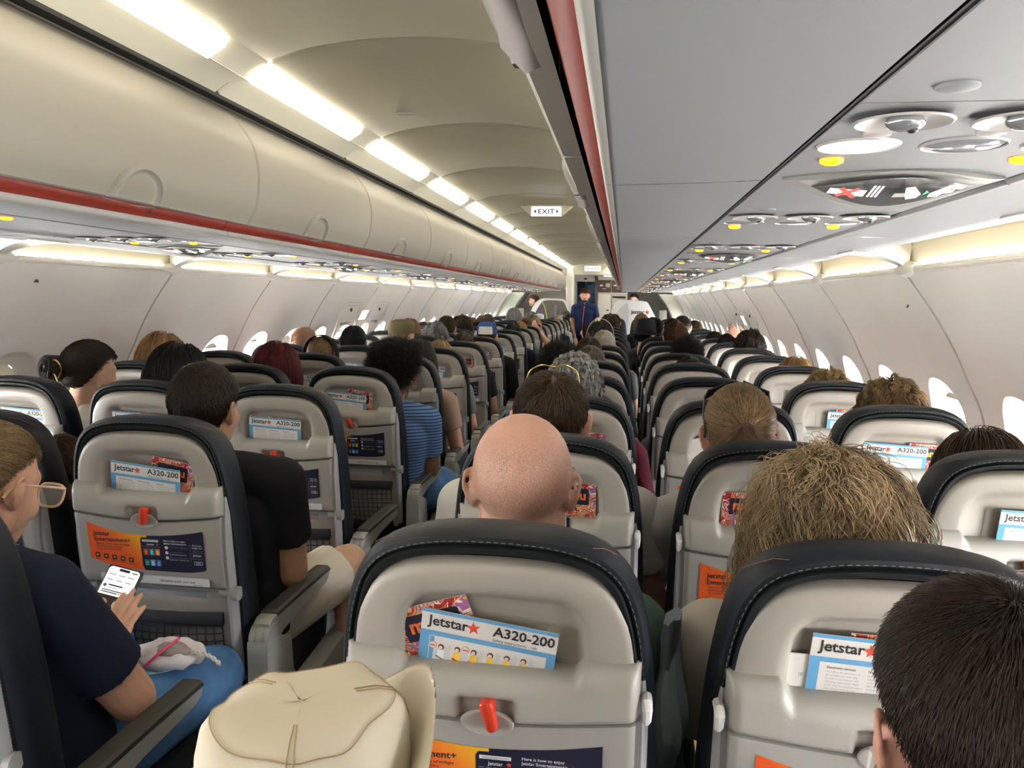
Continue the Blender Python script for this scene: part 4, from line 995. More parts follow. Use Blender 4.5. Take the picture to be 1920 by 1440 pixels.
def make_person(spec, voxel=.008, hands=True, legs=True, sleeve=.55, shorts=0, shirt_m=None, trous_m=None, skin_m=None, vox2=None, ears=True, handspec=None, stand=False):
    s = dict(BASE); s.update(spec); V = Vector; f = s['fat']
    H = V(s['H']); N = V(s['N']); R = rotm(*s['R']); hip = V(s['hip']); Sh = {}
    for q, key in ((-1,'L'),(1,'R')): Sh[key] = V(s.get('S'+key, (N.x+q*s['S'], s['Sy']+N.y-.235, s['Sz']+N.z-1.0)))
    Sc = (Sh['L']+Sh['R'])/2
    def torso(b, o, top=True):
        secs = []
        for t, rx, ry in ((-.02,.10,.055),(.06,.155,.085),(.20,.172,.105),(.40,.165,.108),(.62,.155,.108),(.85,.168,.125),(1.0,.175,.13),(1.08,.15,.11)):
            c = Sc.lerp(hip, t); 
            if t <= 0: c = Sc+V((0,0,.015))
            secs.append((c.x, c.y, c.z, (rx*f+o), (ry*f+o)))
        ellloft(b, secs)
        for key in 'LR':
            b.tube([N+V((0,-.01,-.0)), N.lerp(Sh[key],.5)+V((0,0,.005)), Sh[key]], [.058+o*.6,.056+o,.053*f+o], skinX, 14); b.ell(Sh[key], (.055*f+o,)*3, skinX, 14, 10)
    b = MB(); head_parts(b, H, R, s['hs'], ears, s.get('wide', 1))
    b.tube([H+R@V((0,-.020,-.045)), H+R@V((0,-.030,-.095)), N+V((0,-.005,.0)), N+V((0,0,-.06))], [.054,.0535*f**.5,.060*f**.5,.075], skinX, 18)
    torso(b, 0)
    for key in 'LR':
        E, Wr = V(s['el'+key]), V(s['wr'+key])
        b.tube([Sh[key], Sh[key].lerp(E,.5), E], [.052*f,.046*f,.041*f], skinX, 14); b.ell(E, (.040*f,)*3, skinX, 12, 8)
        b.tube([E, E.lerp(Wr,.3), Wr], [.040*f,.039*f,.026], skinX, 12)
        if hands:
            hsd = (handspec or {}).get(key)
            if hsd: add_hand(b, Wr, **hsd)
            else:
                q = -1 if key == 'L' else 1; add_hand(b, Wr, (Wr-E).normalized(), (0,0,1), (-q,0,0), curl=(.5,.6,.6,.7))
        if legs:
            q = -1 if key == 'L' else 1; K, A = V(s['kn'+key]), V(s['an'+key]); hp = hip+V((q*.09,0,0))
            b.tube([hp, hp.lerp(K,.5), K], [.082*f,.072*f,.058*f**.5], skinX, 14); b.ell(K, (.057,)*3, skinX, 12, 8)
            b.tube([K, K.lerp(A,.3), A], [.055,.054,.036], skinX, 12); b.ell(A+V((0,.05,-.045)), (.04,.11,.035), skinX, 14, 8)
    out = {'body': blob(b, voxel, 3 if voxel > .0045 else 9, 'body', skin_m)}
    b = MB(); torso(b, .013)
    for key in 'LR':
        E, Wr = V(s['el'+key]), V(s['wr'+key]); t = min(sleeve, 1); e_ = Sh[key].lerp(E, t)
        b.tube([Sh[key], Sh[key].lerp(e_,.5), e_], [.066*f,.063*f,(.062*f if sleeve < 1 else .055*f)], skinX, 16)
        if sleeve >= 1: b.ell(E, (.055*f,)*3, skinX, 12, 8); b.tube([E, E.lerp(Wr, .9)], [.054*f,.038], skinX, 14)
    out['shirt'] = blob(b, vox2 or max(voxel,.006), 4, 'shirt', shirt_m)
    if legs:
        b = MB(); b.ell(hip, (.175*f+.01,.135*f+.01,.10), skinX, 18, 12)
        for key in 'LR':
            q = -1 if key == 'L' else 1; K, A = V(s['kn'+key]), V(s['an'+key]); hp = hip+V((q*.09,0,0))
            if shorts: e_ = hp.lerp(K, shorts); b.tube([hp, hp.lerp(e_,.5), e_], [.092*f,.088*f,.086*f], skinX, 16)
            else: b.tube([hp, hp.lerp(K,.5), K], [.092*f,.082*f,.070*f**.5], skinX, 16); b.ell(K, (.069,)*3, skinX, 14, 8); b.tube([K, K.lerp(A,.4), A], [.066,.066,.056], skinX, 14)
        out['trousers'] = blob(b, vox2 or max(voxel,.007), 4, 'trousers', trous_m)
    return out

# hair ------------------------------------------------------------
HC = np.array([0,-.012,.030]); HR = np.array([.077,.096,.094])
def hair_mesh(kind, n=6000, seed=1, L=.03, seg=6, w=.0007, scale=1.0, full=1.0, curl=0, lift=.35, hl=0.0, cap=True, drop=0, clump=0, tie=(0,-.105,.03), tail=.2, vol=.0, flow=None, part=0.0, WL=.055):
    rg = np.random.RandomState(seed); C_, R_ = HC, HR
    def region(nv, j=.05):   # True where hair grows
        x, y, z = nv.T; front = .42+hl; back = -.72-drop; line = np.where(y > .45, front, np.where(y > -.1, back*0+(-.12+(front+.12)*np.clip((y+.1)/.55,0,1)**.8), -.12+(back+.12)*np.clip((-.1-y)/.35,0,1)))
        return z > line + (rg.normal(size=len(z))*j if j else 0)
    v = rg.normal(size=(n*5,3)); v /= np.linalg.norm(v,axis=1)[:,None]; v = v[region(v)][:n]; n = len(v)
    V_ = []; F_ = []; RND = []
    if cap:
        m1, m2 = 144, 96; th = np.linspace(0, PI, m2+1); ph = np.linspace(0, 2*PI, m1, endpoint=False)
        off = 1.0+ (.010 if kind in ('short','fade') else .016 if kind in ('bun','tied') else .03+vol*6)
        G = np.array([[ (math.sin(t)*math.cos(p), math.sin(t)*math.sin(p), math.cos(t)) for p in ph] for t in th]).reshape(-1,3)
        ok = region(G*np.array([1,1,1])-np.array([0,0,.05]), 0); nz = rg.normal(size=len(G))*.006 + .02*np.sin(G[:,0]*19+G[:,1]*7)*np.sin(G[:,2]*15)*(0 if kind in('short','fade') else 1)
        P = C_+G*R_*(off+nz*(0.3 if kind in ('short','fade') else 1))[:,None]; P[~ok] = C_+G[~ok]*R_*.97
        for i in range(m2):
            for j in range(m1):
                a = i*m1+j; b_ = i*m1+(j+1)%m1
                if ok[a] and ok[b_] and ok[a+m1] and ok[b_+m1]: F_.append((a, b_, b_+m1, a+m1))
        V_.append(P); RND.append(np.full(len(P), .25))
    root = C_+v*R_*1.005; nrm = v/R_; nrm /= np.linalg.norm(nrm,axis=1)[:,None]
    if kind in ('short','fade','afro'):
        cr = np.array([.15,-.45,.88]) if flow is None else np.array(flow)
        T = (v-cr)
    elif kind in ('long','wavy'): T = v-np.array([part,.45,.9]); T = T*np.array([1,.6,.5])+np.array([0,-.25,-.35])
    elif kind in ('tied','bun'): T = (np.array(tie)-root)*8
    T = T-nrm*(T*nrm).sum(1)[:,None]; T /= np.linalg.norm(T,axis=1)[:,None]+1e-6
    Ls = L*(.75+.5*rg.rand(n))
    if kind == 'fade': Ls *= np.clip(.35+.9*(v[:,2]+.1),.25,1.2)
    if kind == 'short': Ls *= np.clip(.55+.6*(v[:,2]+.2),.4,1.1)
    pts = [root-nrm*.002]; p = root.copy(); d = nrm*lift+T*(1-lift*.5)+rg.normal(size=(n,3))*.12; d /= np.linalg.norm(d,axis=1)[:,None]
    ph = rg.rand(n)*2*PI; 
    if clump:
        ci = rg.randint(0, clump, n); cv = v[rg.randint(0, n, clump)]; ci = np.argmax(v@cv.T, axis=1); ph = (rg.rand(clump)*2*PI)[ci]+rg.normal(size=n)*.35; Ls = L*(.7+.6*rg.rand(clump))[ci]*(.85+.3*rg.rand(n))
    lay = (.006+(.012+vol)*rg.rand(n)) if kind in ('long','wavy') else (.002+.005*rg.rand(n)+vol*rg.rand(n))
    if kind in ('tied','bun'):
        tp = np.array(tie); k1 = seg
        for j in range(1, k1+1):
            t = j/k1; q = root*(1-t)+tp*t; u = (q-C_)/R_; u /= np.linalg.norm(u,axis=1)[:,None]; on = C_+u*(R_+lay[:,None]*(1-t*.4)); on += rg.normal(size=(n,3))*.0006
            if t > .85: on = on*(1-(t-.85)/.15)+(tp+rg.normal(size=(n,3))*.006)*((t-.85)/.15)
            pts.append(on)
        if kind == 'tied':
            sp = rg.normal(size=(n,3))*np.array([.012,.008,0])
            for j in range(1, seg+1):
                t = j/seg; q = tp+np.array([0,-.035*math.sin(min(1,t*1.6)*PI*.6)-.0, -tail*t*1.0+.01*math.sin(t*3)])+sp*(.7+1.4*math.sin(min(t,.8)*PI)); q = q+np.outer(np.sin(ph+t*5)*.004, [1,.3,0]); pts.append(q)
        else:
            bc = tp+np.array([0,-.022,.0]); a0 = rg.rand(n)*2*PI; rr = .014+.024*rg.rand(n); w0 = rg.normal(size=n)*.012
            for j in range(1, seg+1):
                a = a0+j*.75; q = np.stack([bc[0]+rr*np.cos(a), bc[1]+w0-.012*np.sqrt(np.clip(1-(rr/.04)**2,0,1)), bc[2]+rr*1.25*np.sin(a)],1); pts.append(q)
    else:
        ax1 = np.cross(d, [0,0,1.0]); ax1 /= np.linalg.norm(ax1,axis=1)[:,None]+1e-6; ax2 = np.cross(d, ax1); p0 = p.copy()
        for j in range(1, seg+1):
            st = (Ls/seg)[:,None]
            if kind in ('long','wavy'): d = d+np.array([0,0,-.55])+rg.normal(size=(n,3))*.05
            elif kind == 'afro': d = nrm+rg.normal(size=(n,3))*.8
            else: d = d+T*.35-nrm*.12+rg.normal(size=(n,3))*.05
            d /= np.linalg.norm(d,axis=1)[:,None]; p0 = p0+d*st
            u = (p0-C_)/(R_+lay[:,None]); ln = np.linalg.norm(u,axis=1); ins = (ln < 1)&(p0[:,2] > C_[2]-.05); p0[ins] = (C_+(u/ln[:,None])*(R_+lay[:,None]))[ins]
            if kind in ('long','wavy'):   # keep clear of neck, fall down behind
                low = p0[:,2] < C_[2]-.05; rx = np.hypot(p0[:,0]/.066, (p0[:,1]+.01)/.062); fix = low&(rx < 1); p0[fix,0] /= np.maximum(rx[fix],.3); p0[fix,1] = (p0[fix,1]+.01)/np.maximum(rx[fix],.3)-.01
            t = j/seg; A = curl*min(1, t*2)
            q = p0+ (ax1*np.cos(ph+t*2*PI*(Ls/WL))[:,None]+nrm*(.5+.5*np.sin(ph+t*2*PI*(Ls/WL)))[:,None])*A
            pts.append(q)
    K = len(pts); P = np.stack(pts, 1)          # n,K,3
    if clump and kind == 'wavy':    # gather strands into locks around a guide strand
        gi = np.array([np.argmax(v@c_) for c_ in cv])[ci]; tt = np.clip(np.linspace(0,1,K)*1.6, 0, 1)[None,:,None]; off = rg.normal(size=(n,1,3))*L*.035
        P = P*(1-.72*tt)+(P[gi]+off*(1+tt))*.72*tt
    Tn = np.gradient(P, axis=1); Tn /= np.linalg.norm(Tn,axis=2)[:,:,None]+1e-9; ref = np.tile(nrm[:,None,:], (1,K,1)); B = np.cross(Tn, ref); B /= np.linalg.norm(B,axis=2)[:,:,None]+1e-9; Nn = np.cross(B, Tn)
    taper = w*np.concatenate([np.ones(K-2), [.8,.25]])[None,:,None]
    ring = np.stack([P+B*taper, P-B*taper*.5+Nn*taper*.87, P-B*taper*.5-Nn*taper*.87], 2)   # n,K,3,3
    base = sum(len(a) for a in V_); vv = ring.reshape(-1,3); idx = base+np.arange(n*K*3).reshape(n,K,3)
    q4 = np.concatenate([np.stack([idx[:,:-1,a], idx[:,:-1,(a+1)%3], idx[:,1:,(a+1)%3], idx[:,1:,a]], -1).reshape(-1,4) for a in range(3)])
    rv = rg.rand(n) if not clump else np.clip((rg.rand(clump))[ci]*.6+rg.rand(n)*.4, 0, 1)
    RND.append(np.repeat(rv, K*3)); V_.append(vv)
    vv = np.concatenate(V_).astype(np.float32)*scale; ff = np.concatenate([np.array(F_, dtype=np.int64).reshape(-1,4), q4]) if F_ else q4
    me = D.meshes.new('hair'); me.vertices.add(len(vv)); me.vertices.foreach_set('co', vv.ravel()); me.loops.add(ff.size); me.loops.foreach_set('vertex_index', ff.ravel().astype(np.int32))
    me.polygons.add(len(ff)); me.polygons.foreach_set('loop_start', (np.arange(len(ff))*4).astype(np.int32)); me.polygons.foreach_set('use_smooth', np.ones(len(ff), bool)); me.update(calc_edges=True)
    at_ = me.attributes.new('rnd', 'FLOAT', 'POINT'); at_.data.foreach_set('value', np.concatenate(RND).astype(np.float32)); me.materials.append(HAIR['brown']); return me
HAIR = {'brown': hairmat('hair_brown', (.018,.010,.006), (.085,.045,.022)), 'dark': hairmat('hair_dark', (.008,.005,.004), (.035,.021,.015)),
 'black': hairmat('hair_black', (.004,.004,.004), (.016,.013,.012)), 'blond': hairmat('hair_blond', (.13,.075,.028), (.50,.34,.16)), 'curlblond': hairmat('hair_curl_blond', (.06,.038,.016), (.60,.43,.24)), 'darkblond': hairmat('hair_dark_blond', (.07,.042,.018), (.34,.22,.11)),
 'golden': hairmat('hair_golden', (.16,.08,.03), (.50,.30,.13)), 'grey': hairmat('hair_grey', (.09,.085,.08), (.50,.48,.46)), 'white': hairmat('hair_white', (.25,.22,.19), (.62,.58,.53)),
 'red': hairmat('hair_red', (.05,.004,.006), (.16,.015,.020)), 'greybrown': hairmat('hair_grey_brown', (.05,.038,.028), (.22,.18,.15)), 'saltpepper': hairmat('hair_salt_pepper', (.03,.03,.03), (.60,.59,.57)),
 'strawberry': hairmat('hair_strawberry', (.30,.15,.09), (.62,.40,.28)), 'coolbrown': hairmat('hair_cool_brown', (.018,.012,.009), (.085,.056,.044)), 'auburn': hairmat('hair_auburn', (.04,.014,.007), (.14,.055,.028))}
def override(o, m):
    if o.data.materials: o.material_slots[0].link = 'OBJECT'; o.material_slots[0].material = m
SK = {'fair': skin('skin_fair', (.62,.36,.26)), 'tan': skin('skin_tan', (.42,.235,.15)), 'brown': skin('skin_brown', (.22,.105,.06)), 'dark': skin('skin_dark', (.07,.032,.02)), 'pink': skin('skin_pink', (.62,.32,.24))}
def cloth(n, c, **k): return mat('cloth_'+n, c, .85, bump=.5, bscale=14, spec=.2, **k)
CL = {'navy': cloth('navy', (.010,.014,.032)), 'black': cloth('black', (.008,.008,.011)), 'white': cloth('white', (.62,.60,.57)), 'blue': cloth('blue', (.03,.08,.22)), 'green': cloth('green', (.06,.11,.085)),
 'grey': cloth('grey', (.16,.17,.17)), 'maroon': cloth('maroon', (.16,.02,.04)), 'tanrose': cloth('tanrose', (.34,.22,.18)), 'teal': cloth('teal', (.07,.13,.14)), 'cream': cloth('cream', (.62,.56,.47)),
 'denim': cloth('denim', (.07,.16,.32), var=.35, vscale=9), 'beige': cloth('beige', (.52,.46,.38)), 'dgrey': cloth('dgrey', (.05,.05,.055)), 'lightgrey': cloth('lightgrey', (.42,.43,.45))}
GEN = make_person({}, .010, skin_m=SK['fair'], shirt_m=CL['navy'], trous_m=CL['dgrey'], vox2=.010)
GENL = make_person({}, .010, sleeve=1.2, skin_m=SK['fair'], shirt_m=CL['navy'], trous_m=CL['dgrey'], vox2=.010)
GEN['hair'] = {
 'short': hair_mesh('short', 3500, 3, L=.026, seg=4, w=.0011, lift=.3), 'fade': hair_mesh('fade', 2500, 4, L=.012, seg=3, w=.0009, lift=.6),
 'curly': hair_mesh('wavy', 3500, 5, L=.06, seg=8, w=.0011, curl=.009, lift=.9, clump=160, vol=.012), 'afro': hair_mesh('afro', 6000, 6, L=.05, seg=6, w=.0010, lift=1),
 'long': hair_mesh('long', 3000, 7, L=.24, seg=9, w=.0013, vol=.004), 'bun': hair_mesh('bun', 2600, 8, seg=7, w=.0012, tie=(0,-.10,.05)), 'tied': hair_mesh('tied', 2600, 9, seg=7, w=.0012, tie=(0,-.105,.03), tail=.2),
 'bob': hair_mesh('long', 3000, 10, L=.15, seg=8, w=.0013, vol=.006)}
def add_parts(t, P, hl, hair_mesh_, hair_m, skin_m=None, shirt_m=None, trous_m=None, hR=(0,0,0), hs=1.0, hair_name='hair'):
    b = link('body', P['body'], t); s = link('shirt', P['shirt'], t)
    if skin_m: override(b, skin_m)
    if shirt_m: override(s, shirt_m)
    if 'trousers' in P:
        q = link('trousers', P['trousers'], t)
        if trous_m: override(q, trous_m)
    if hair_mesh_:
        h = link(hair_name, hair_mesh_, t, hl); h.rotation_euler = rotm(*hR).to_euler(); h.scale = (hs,)*3
        if hair_m: override(h, HAIR[hair_m])
        return h
# passengers seen mostly from behind: seat, pixel column and row of the crown in the photo -> place and build of the person
def passenger(c, k, px, py, hair, hm, sk='fair', sh='navy', label='', who=None, tr='dgrey', long=False, yaw=0, size=1.0, hscale=1.0, dy=0, scale=None):
    y = seat_y(c, k)+dy; top = at(px, py, y+.27*size); z = top.z-.012
    s = scale or max(.78, min(1.12, (z-.0)/1.28)); s = s*size
    t = empty('person', (top.x, y, 0), yaw); P = GENL if long else GEN
    add_parts(t, P, (0,.27,1.158), GEN['hair'].get(hair), hm, SK[sk], CL[sh], CL[tr], hs=hscale)
    t.scale = (s, s, z/1.28)
    tag(t, label, 'person'); WHO[(c,k)] = who or None; return t
L = passenger
L('A',3,306,629,'bob','golden','fair','black','passenger with golden brown bob left of the black-haired head, by the window','a golden brown bob in front',hscale=1.08)
L('B',2,335,650,'bob','black','tan','black','passenger with long straight black hair, beside the man in the dark tee','straight black hair in front',hscale=1.08,scale=1.0)
L('B',3,522,645,'bob','red','fair','maroon','passenger with dyed dark red hair, left of the safety card','dark red hair in front',hscale=1.05)
t_ = L('B',4,605,629,'tied','darkblond','fair','black','passenger with low blond ponytail under a wide black headband','a wide black headband in front')
L('A',5,572,612,'fade','strawberry','pink','grey','passenger with thin strawberry blond hair by the left window','thin fair hair in front',hscale=1.02)
L('B',5,664,609,'short','black','brown','dgrey','passenger with neat black hair below the left exit sign','neat black hair in front')
L('C',4,778,637,'bob','black','tan','tanrose','passenger with smooth black hair and tan shirt, behind the afro','smooth black hair in front',yaw=-.1,hscale=1.0)
L('C',5,826,638,'bob','blond','fair','grey','passenger with straight blond bob on the left of the aisle','a blond bob in front',hscale=.98)
capman = L('B',6,724,600,'fade','blond','fair','grey','passenger in khaki cap with sunglasses, left block','a khaki cap in front',yaw=-.5,size=1.05)
L('A',8,769,598,'bob','blond','fair','white','passenger with striped blond bob by the left windows','a blond bob in front')
L('B',7,817,606,'curly','grey','fair','grey','passenger with tousled grey hair in the left block','tousled grey hair in front')
L('A',10,794,602,'short','brown','fair','navy','passenger whose brown hair barely shows, left of the grey head')
L('B',8,838,591,'short','brown','fair','white','passenger with brown hair and thin headband, left block')
L('B',9,866,597,'curly','brown','fair','white','passenger with thick curly brown hair, left block','curly brown hair in front',hscale=1.12)
L('C',6,871,620,'fade','brown','tan','black','passenger with buzzed brown hair and black tee beside the aisle','a buzzed head in front',tr='lightgrey')
cap2 = L('C',7,914,604,'fade','brown','fair','black','passenger in blue and white cap beside the aisle','a blue and white cap in front',long=True)
L('B',10,896,604,'bob','black','fair','blue','passenger in violet blue hood left of the blue cap')
L('A',12,884,595,'bob','blond','fair','white','passenger with pale blond hair far along the left windows')
L('A',13,905,592,'bob','golden','fair','white','passenger with golden hair farther along the left windows')
L('B',12,915,588,'short','greybrown','fair','grey','passenger with grey brown hair, far middle of left block')
L('C',9,963,603,'fade','black','dark','navy','passenger with very short black hair and navy shirt by the aisle','cropped black hair in front')
L('C',10,976,602,'short','golden','fair','teal','passenger with light brown hair in front of the cropped black head')
bunp = L('C',11,986,594,'bun','auburn','fair','navy','passenger with auburn hair bun and one arm raised behind the head','an auburn bun in front')
L('B',14,964,580,'bob','grey','fair','lightgrey','passenger in a pale grey headscarf, far left block',hscale=1.1)
L('B',15,996,586,'curly','grey','fair','grey','passenger with curly grey hair, far left block')
L('C',12,1003,597,'bob','golden','fair','navy','passenger with long light hair just past the auburn bun')
capw = L('B',17,1012,588,'fade','grey','fair','grey','passenger in white cap, near the far left partition')
L('C',14,1020,598,'short','dark','tan','navy','passenger with dark hair, far aisle seat left of the aisle')
L('C',15,1043,597,'short','golden','fair','navy','passenger with sandy hair leaning toward the aisle, far left')
L('C',16,1047,590,'short','white','fair','lightgrey','passenger with white hair, far aisle seat on the left')
L('C',18,1061,581,'fade','greybrown','pink','grey','passenger with thinning hair seated nearest the left partition')
# right block
browng = L('D',1,1035,692,'short','brown','pink','white','man with short brown hair and gold glasses pushed up on his head','brown hair and gold glasses in front',hscale=1.0)
browng.scale.x *= 1.15
L('D',3,1062,648,'afro','black','dark','blue','man with tight curly black hair behind the salt-and-pepper head','tight black curls in front',yaw=.1)
L('D',4,1108,646,'short','greybrown','fair','lightgrey','man with short grey brown hair, right of the black curls','grey brown hair in front')
L('D',5,1105,630,'short','brown','fair','maroon','passenger with mid brown hair, between the grey heads','mid brown hair in front')
L('D',6,1133,618,'short','white','fair','grey','man with cropped silver white hair, aisle seat on the right','silver white hair in front')
hp = L('D',7,1126,601,'fade','dark','brown','dgrey','passenger wearing headphones with a pale grey headband','grey headphones in front',size=1.05)
L('D',9,1108,604,'short','brown','fair','dgrey','passenger with brown hair partly behind the headphones')
hatp = L('D',8,1168,602,'short','black','fair','black','passenger in black brimmed hat with face turned right','a black brimmed hat in front',yaw=-.9)
L('D',11,1143,591,'curly','brown','fair','dgrey','passenger with fluffy brown hair below the logo partition')
L('D',13,1152,588,'short','dark','fair','dgrey','passenger with dark hair just left of the logo partition')
L('E',3,1300,706,'fade','brown','fair','grey','child whose brown crown just shows over the second middle seat',who='a small brown crown in front')
L('E',4,1291,664,'fade','dark','brown','grey','passenger whose dark round crown shows over a middle seat',who='a dark round crown in front')
L('E',5,1289,632,'afro','black','brown','grey','passenger with wavy black and grey hair in the middle of the right block',who='wavy black hair in front',hscale=.95)
L('E',7,1268,604,'short','auburn','fair','grey','passenger with reddish brown hair, middle of the right block',who='reddish brown hair in front',size=1.1,hscale=1.05)
L('E',8,1226,594,'short','black','tan','dgrey','passenger with black hair and brown top, right of the black hat',who='black hair in front')
L('E',13,1203,589,'bob','blond','fair','dgrey','blond passenger under a black band, in front of the logo partition')
L('F',10,1280,591,'fade','dark','tan','grey','passenger with dark grey rounded hair by the right windows',size=1.1)
L('F',11,1303,600,'short','brown','fair','grey','passenger with wispy brown hair next to the right wall')
L('F',9,1262,596,'short','black','fair','grey','passenger with black hair left of the dark grey rounded head')
L('F',8,1340,620,'short','dark','fair','grey','passenger whose dark hair barely clears the seat, right side')
handp = L('F',7,1365,624,'short','dark','fair','grey','passenger with dark hair and a hand resting on top of it',who='dark hair and a raised hand in front',size=1.05)
L('F',6,1406,622,'curly','dark','fair','grey','passenger with messy dark hair near the right exit sign',who='messy dark hair in front')
L('F',4,1490,670,'bob','golden','fair','white','passenger with smooth light brown hair by the right windows',who='smooth light brown hair in front')
L('F',3,1550,696,'curly','blond','fair','white','passenger with soft pale blond hair, right window seats',who='soft pale blond hair in front')
L('F',2,1668,722,'curly','darkblond','fair','white','passenger with curly ash blond hair behind the seat with the menu',who='curly ash blond hair in front',hscale=1.1)
L('F',1,1890,808,'bob','brown','fair','dgrey','passenger with sleek brown hair at the right edge of the photo',who='sleek brown hair in front',yaw=.3,hscale=1.05)
L('B',1,140,805,'short','brown','tan','cream','child with brown hair seen between two left seats',who='a brown-haired child in front',size=.9,scale=.80)

# ------------------------------------------------------------------ people close to the camera
def P3(px, py, Y): v = at(px, py, Y); return (v.x, v.y, v.z)
def ADD(a, b): return tuple(x+y for x, y in zip(a, b))
def hero(name_label, spec, root, voxel, who=None, seat=None, **kw):
    t = empty('person', root); sp = dict(spec)
    for k_ in sp:
        if k_ in ('H','N','SL','SR','elL','elR','wrL','wrR','hip','knL','knR','anL','anR'): sp[k_] = tuple(a-b for a, b in zip(sp[k_], root))
    P = make_person(sp, voxel, **kw); link('body', P['body'], t); link('shirt', P['shirt'], t)
    if 'trousers' in P: link('trousers', P['trousers'], t)
    tag(t, name_label, 'person')
    if seat: WHO[seat] = who
    return t
def add_hair(t, me, H, root, m, R=(0,0,0), s=1.0):
    me.materials.clear(); me.materials.append(HAIR[m]); h = link('hair', me, t, tuple(a-b for a, b in zip(H, root))); h.rotation_euler = rotm(*R).to_euler(); h.scale = (s,)*3; return h
def rim_path(c, R, pts): return [Vector(c)+R@Vector(p) for p in pts]

# 1 bald man in the near aisle seat on the right
root = (.495, 1.0, 0); Hb = P3(980, 912, 1.30); Hb = (Hb[0], 1.30, Hb[2])
baldm = skin('skin_scalp', (.50,.27,.195))
def _bald():
    n = baldm.node_tree.nodes; l = baldm.node_tree.links; b = n['Principled BSDF']; t = n.new('ShaderNodeTexCoord')
    sp = n.new('ShaderNodeSeparateXYZ'); l.new(t.outputs['Object'], sp.inputs[0])
    mr = n.new('ShaderNodeMapRange'); mr.inputs[1].default_value = Hb[2]-.085; mr.inputs[2].default_value = Hb[2]-.02; l.new(sp.outputs['Z'], mr.inputs[0])
    ry = n.new('ShaderNodeMapRange'); ry.inputs[1].default_value = Hb[1]-root[1]+.05; ry.inputs[2].default_value = Hb[1]-root[1]+.0; l.new(sp.outputs['Y'], ry.inputs[0])
    tz = n.new('ShaderNodeMapRange'); tz.inputs[1].default_value = Hb[2]+.118; tz.inputs[2].default_value = Hb[2]+.06; tz.inputs[3].default_value = .25; l.new(sp.outputs['Z'], tz.inputs[0])
    x = n.new('ShaderNodeTexNoise'); x.inputs['Scale'].default_value = 900; x.inputs['Detail'].default_value = 2; l.new(t.outputs['Object'], x.inputs['Vector'])
    c = n.new('ShaderNodeMapRange'); c.inputs[1].default_value = .42; c.inputs[2].default_value = .60; l.new(x.outputs['Fac'], c.inputs[0])
    m1 = n.new('ShaderNodeMath'); m1.operation = 'MULTIPLY'; l.new(mr.outputs[0], m1.inputs[0]); l.new(c.outputs[0], m1.inputs[1])
    m2 = n.new('ShaderNodeMath'); m2.operation = 'MULTIPLY'; l.new(m1.outputs[0], m2.inputs[0]); l.new(ry.outputs[0], m2.inputs[1])
    m3 = n.new('ShaderNodeMath'); m3.operation = 'MULTIPLY'; l.new(m2.outputs[0], m3.inputs[0]); l.new(tz.outputs[0], m3.inputs[1])
    old = b.inputs['Base Color'].links[0].from_socket; mx = n.new('ShaderNodeMix'); mx.data_type = 'RGBA'; l.new(m3.outputs[0], mx.inputs[0]); l.new(old, mx.inputs[6]); mx.inputs[7].default_value = (.24,.135,.10,1)
    l.new(mx.outputs[2], b.inputs['Base Color'])
_bald()
bald = hero('bald man with stubbled scalp in the near aisle seat right of the aisle', dict(H=Hb, N=(Hb[0], Hb[1]-.035, Hb[2]-.16), SL=(Hb[0]-.18,1.24,.93), SR=(Hb[0]+.18,1.24,.93), elL=(.24,1.36,.66), elR=(.745,1.36,.66), wrL=(.36,1.55,.62), wrR=(.62,1.55,.62), hip=(.49,1.30,.54), knL=(.38,1.62,.56), knR=(.62,1.62,.56), anL=(.38,1.58,.1), anR=(.62,1.58,.1), fat=1.15, hs=1.03, wide=1.09, R=(.06,0,0)), root, .0042, 'a bald man in front', ('D',0), sleeve=1.2, skin_m=baldm, shirt_m=CL['green'], trous_m=CL['dgrey'], vox2=.008)
mb = MB(); q = Vector(Hb)
mb.tube([q+Vector(p) for p in ((.083,-.012,.012),(.086,.02,.020),(.080,.09,.016))], [.0035,.003,.002], blackm, 6); mb.tube([q+Vector(p) for p in ((.083,-.012,.012),(.085,-.022,.004))], .0032, blackm, 6)
mb.tube([q+Vector(p) for p in ((-.083,-.012,.012),(-.086,.02,.020),(-.080,.09,.016))], .0028, blackm, 6)
for s_ in (-1,1): mb.tube([q+Vector((s_*.04+.03*math.cos(a), .105, .012+.02*math.sin(a))) for a in [2*PI*i/16 for i in range(17)]], .002, blackm, 5)
tag(mb.build('glasses'), 'dark glasses worn by the bald man, one arm showing at his right ear', 'glasses')
mb = MB(); mb.tube([q+Vector(p) for p in ((.078,.022,-.055),(.078,.030,-.085),(.068,.030,-.118),(.060,.034,-.15))], .0045, mat('cord_navy',(.02,.06,.16),.5), 6); mb.tube([q+Vector(p) for p in ((.081,.019,-.055),(.081,.027,-.085),(.071,.027,-.118),(.063,.031,-.15))], .002, whitem, 5)
tag(mb.build('neck_cord'), 'thin blue and white neck cord hanging below the right ear of the bald man', 'cord')

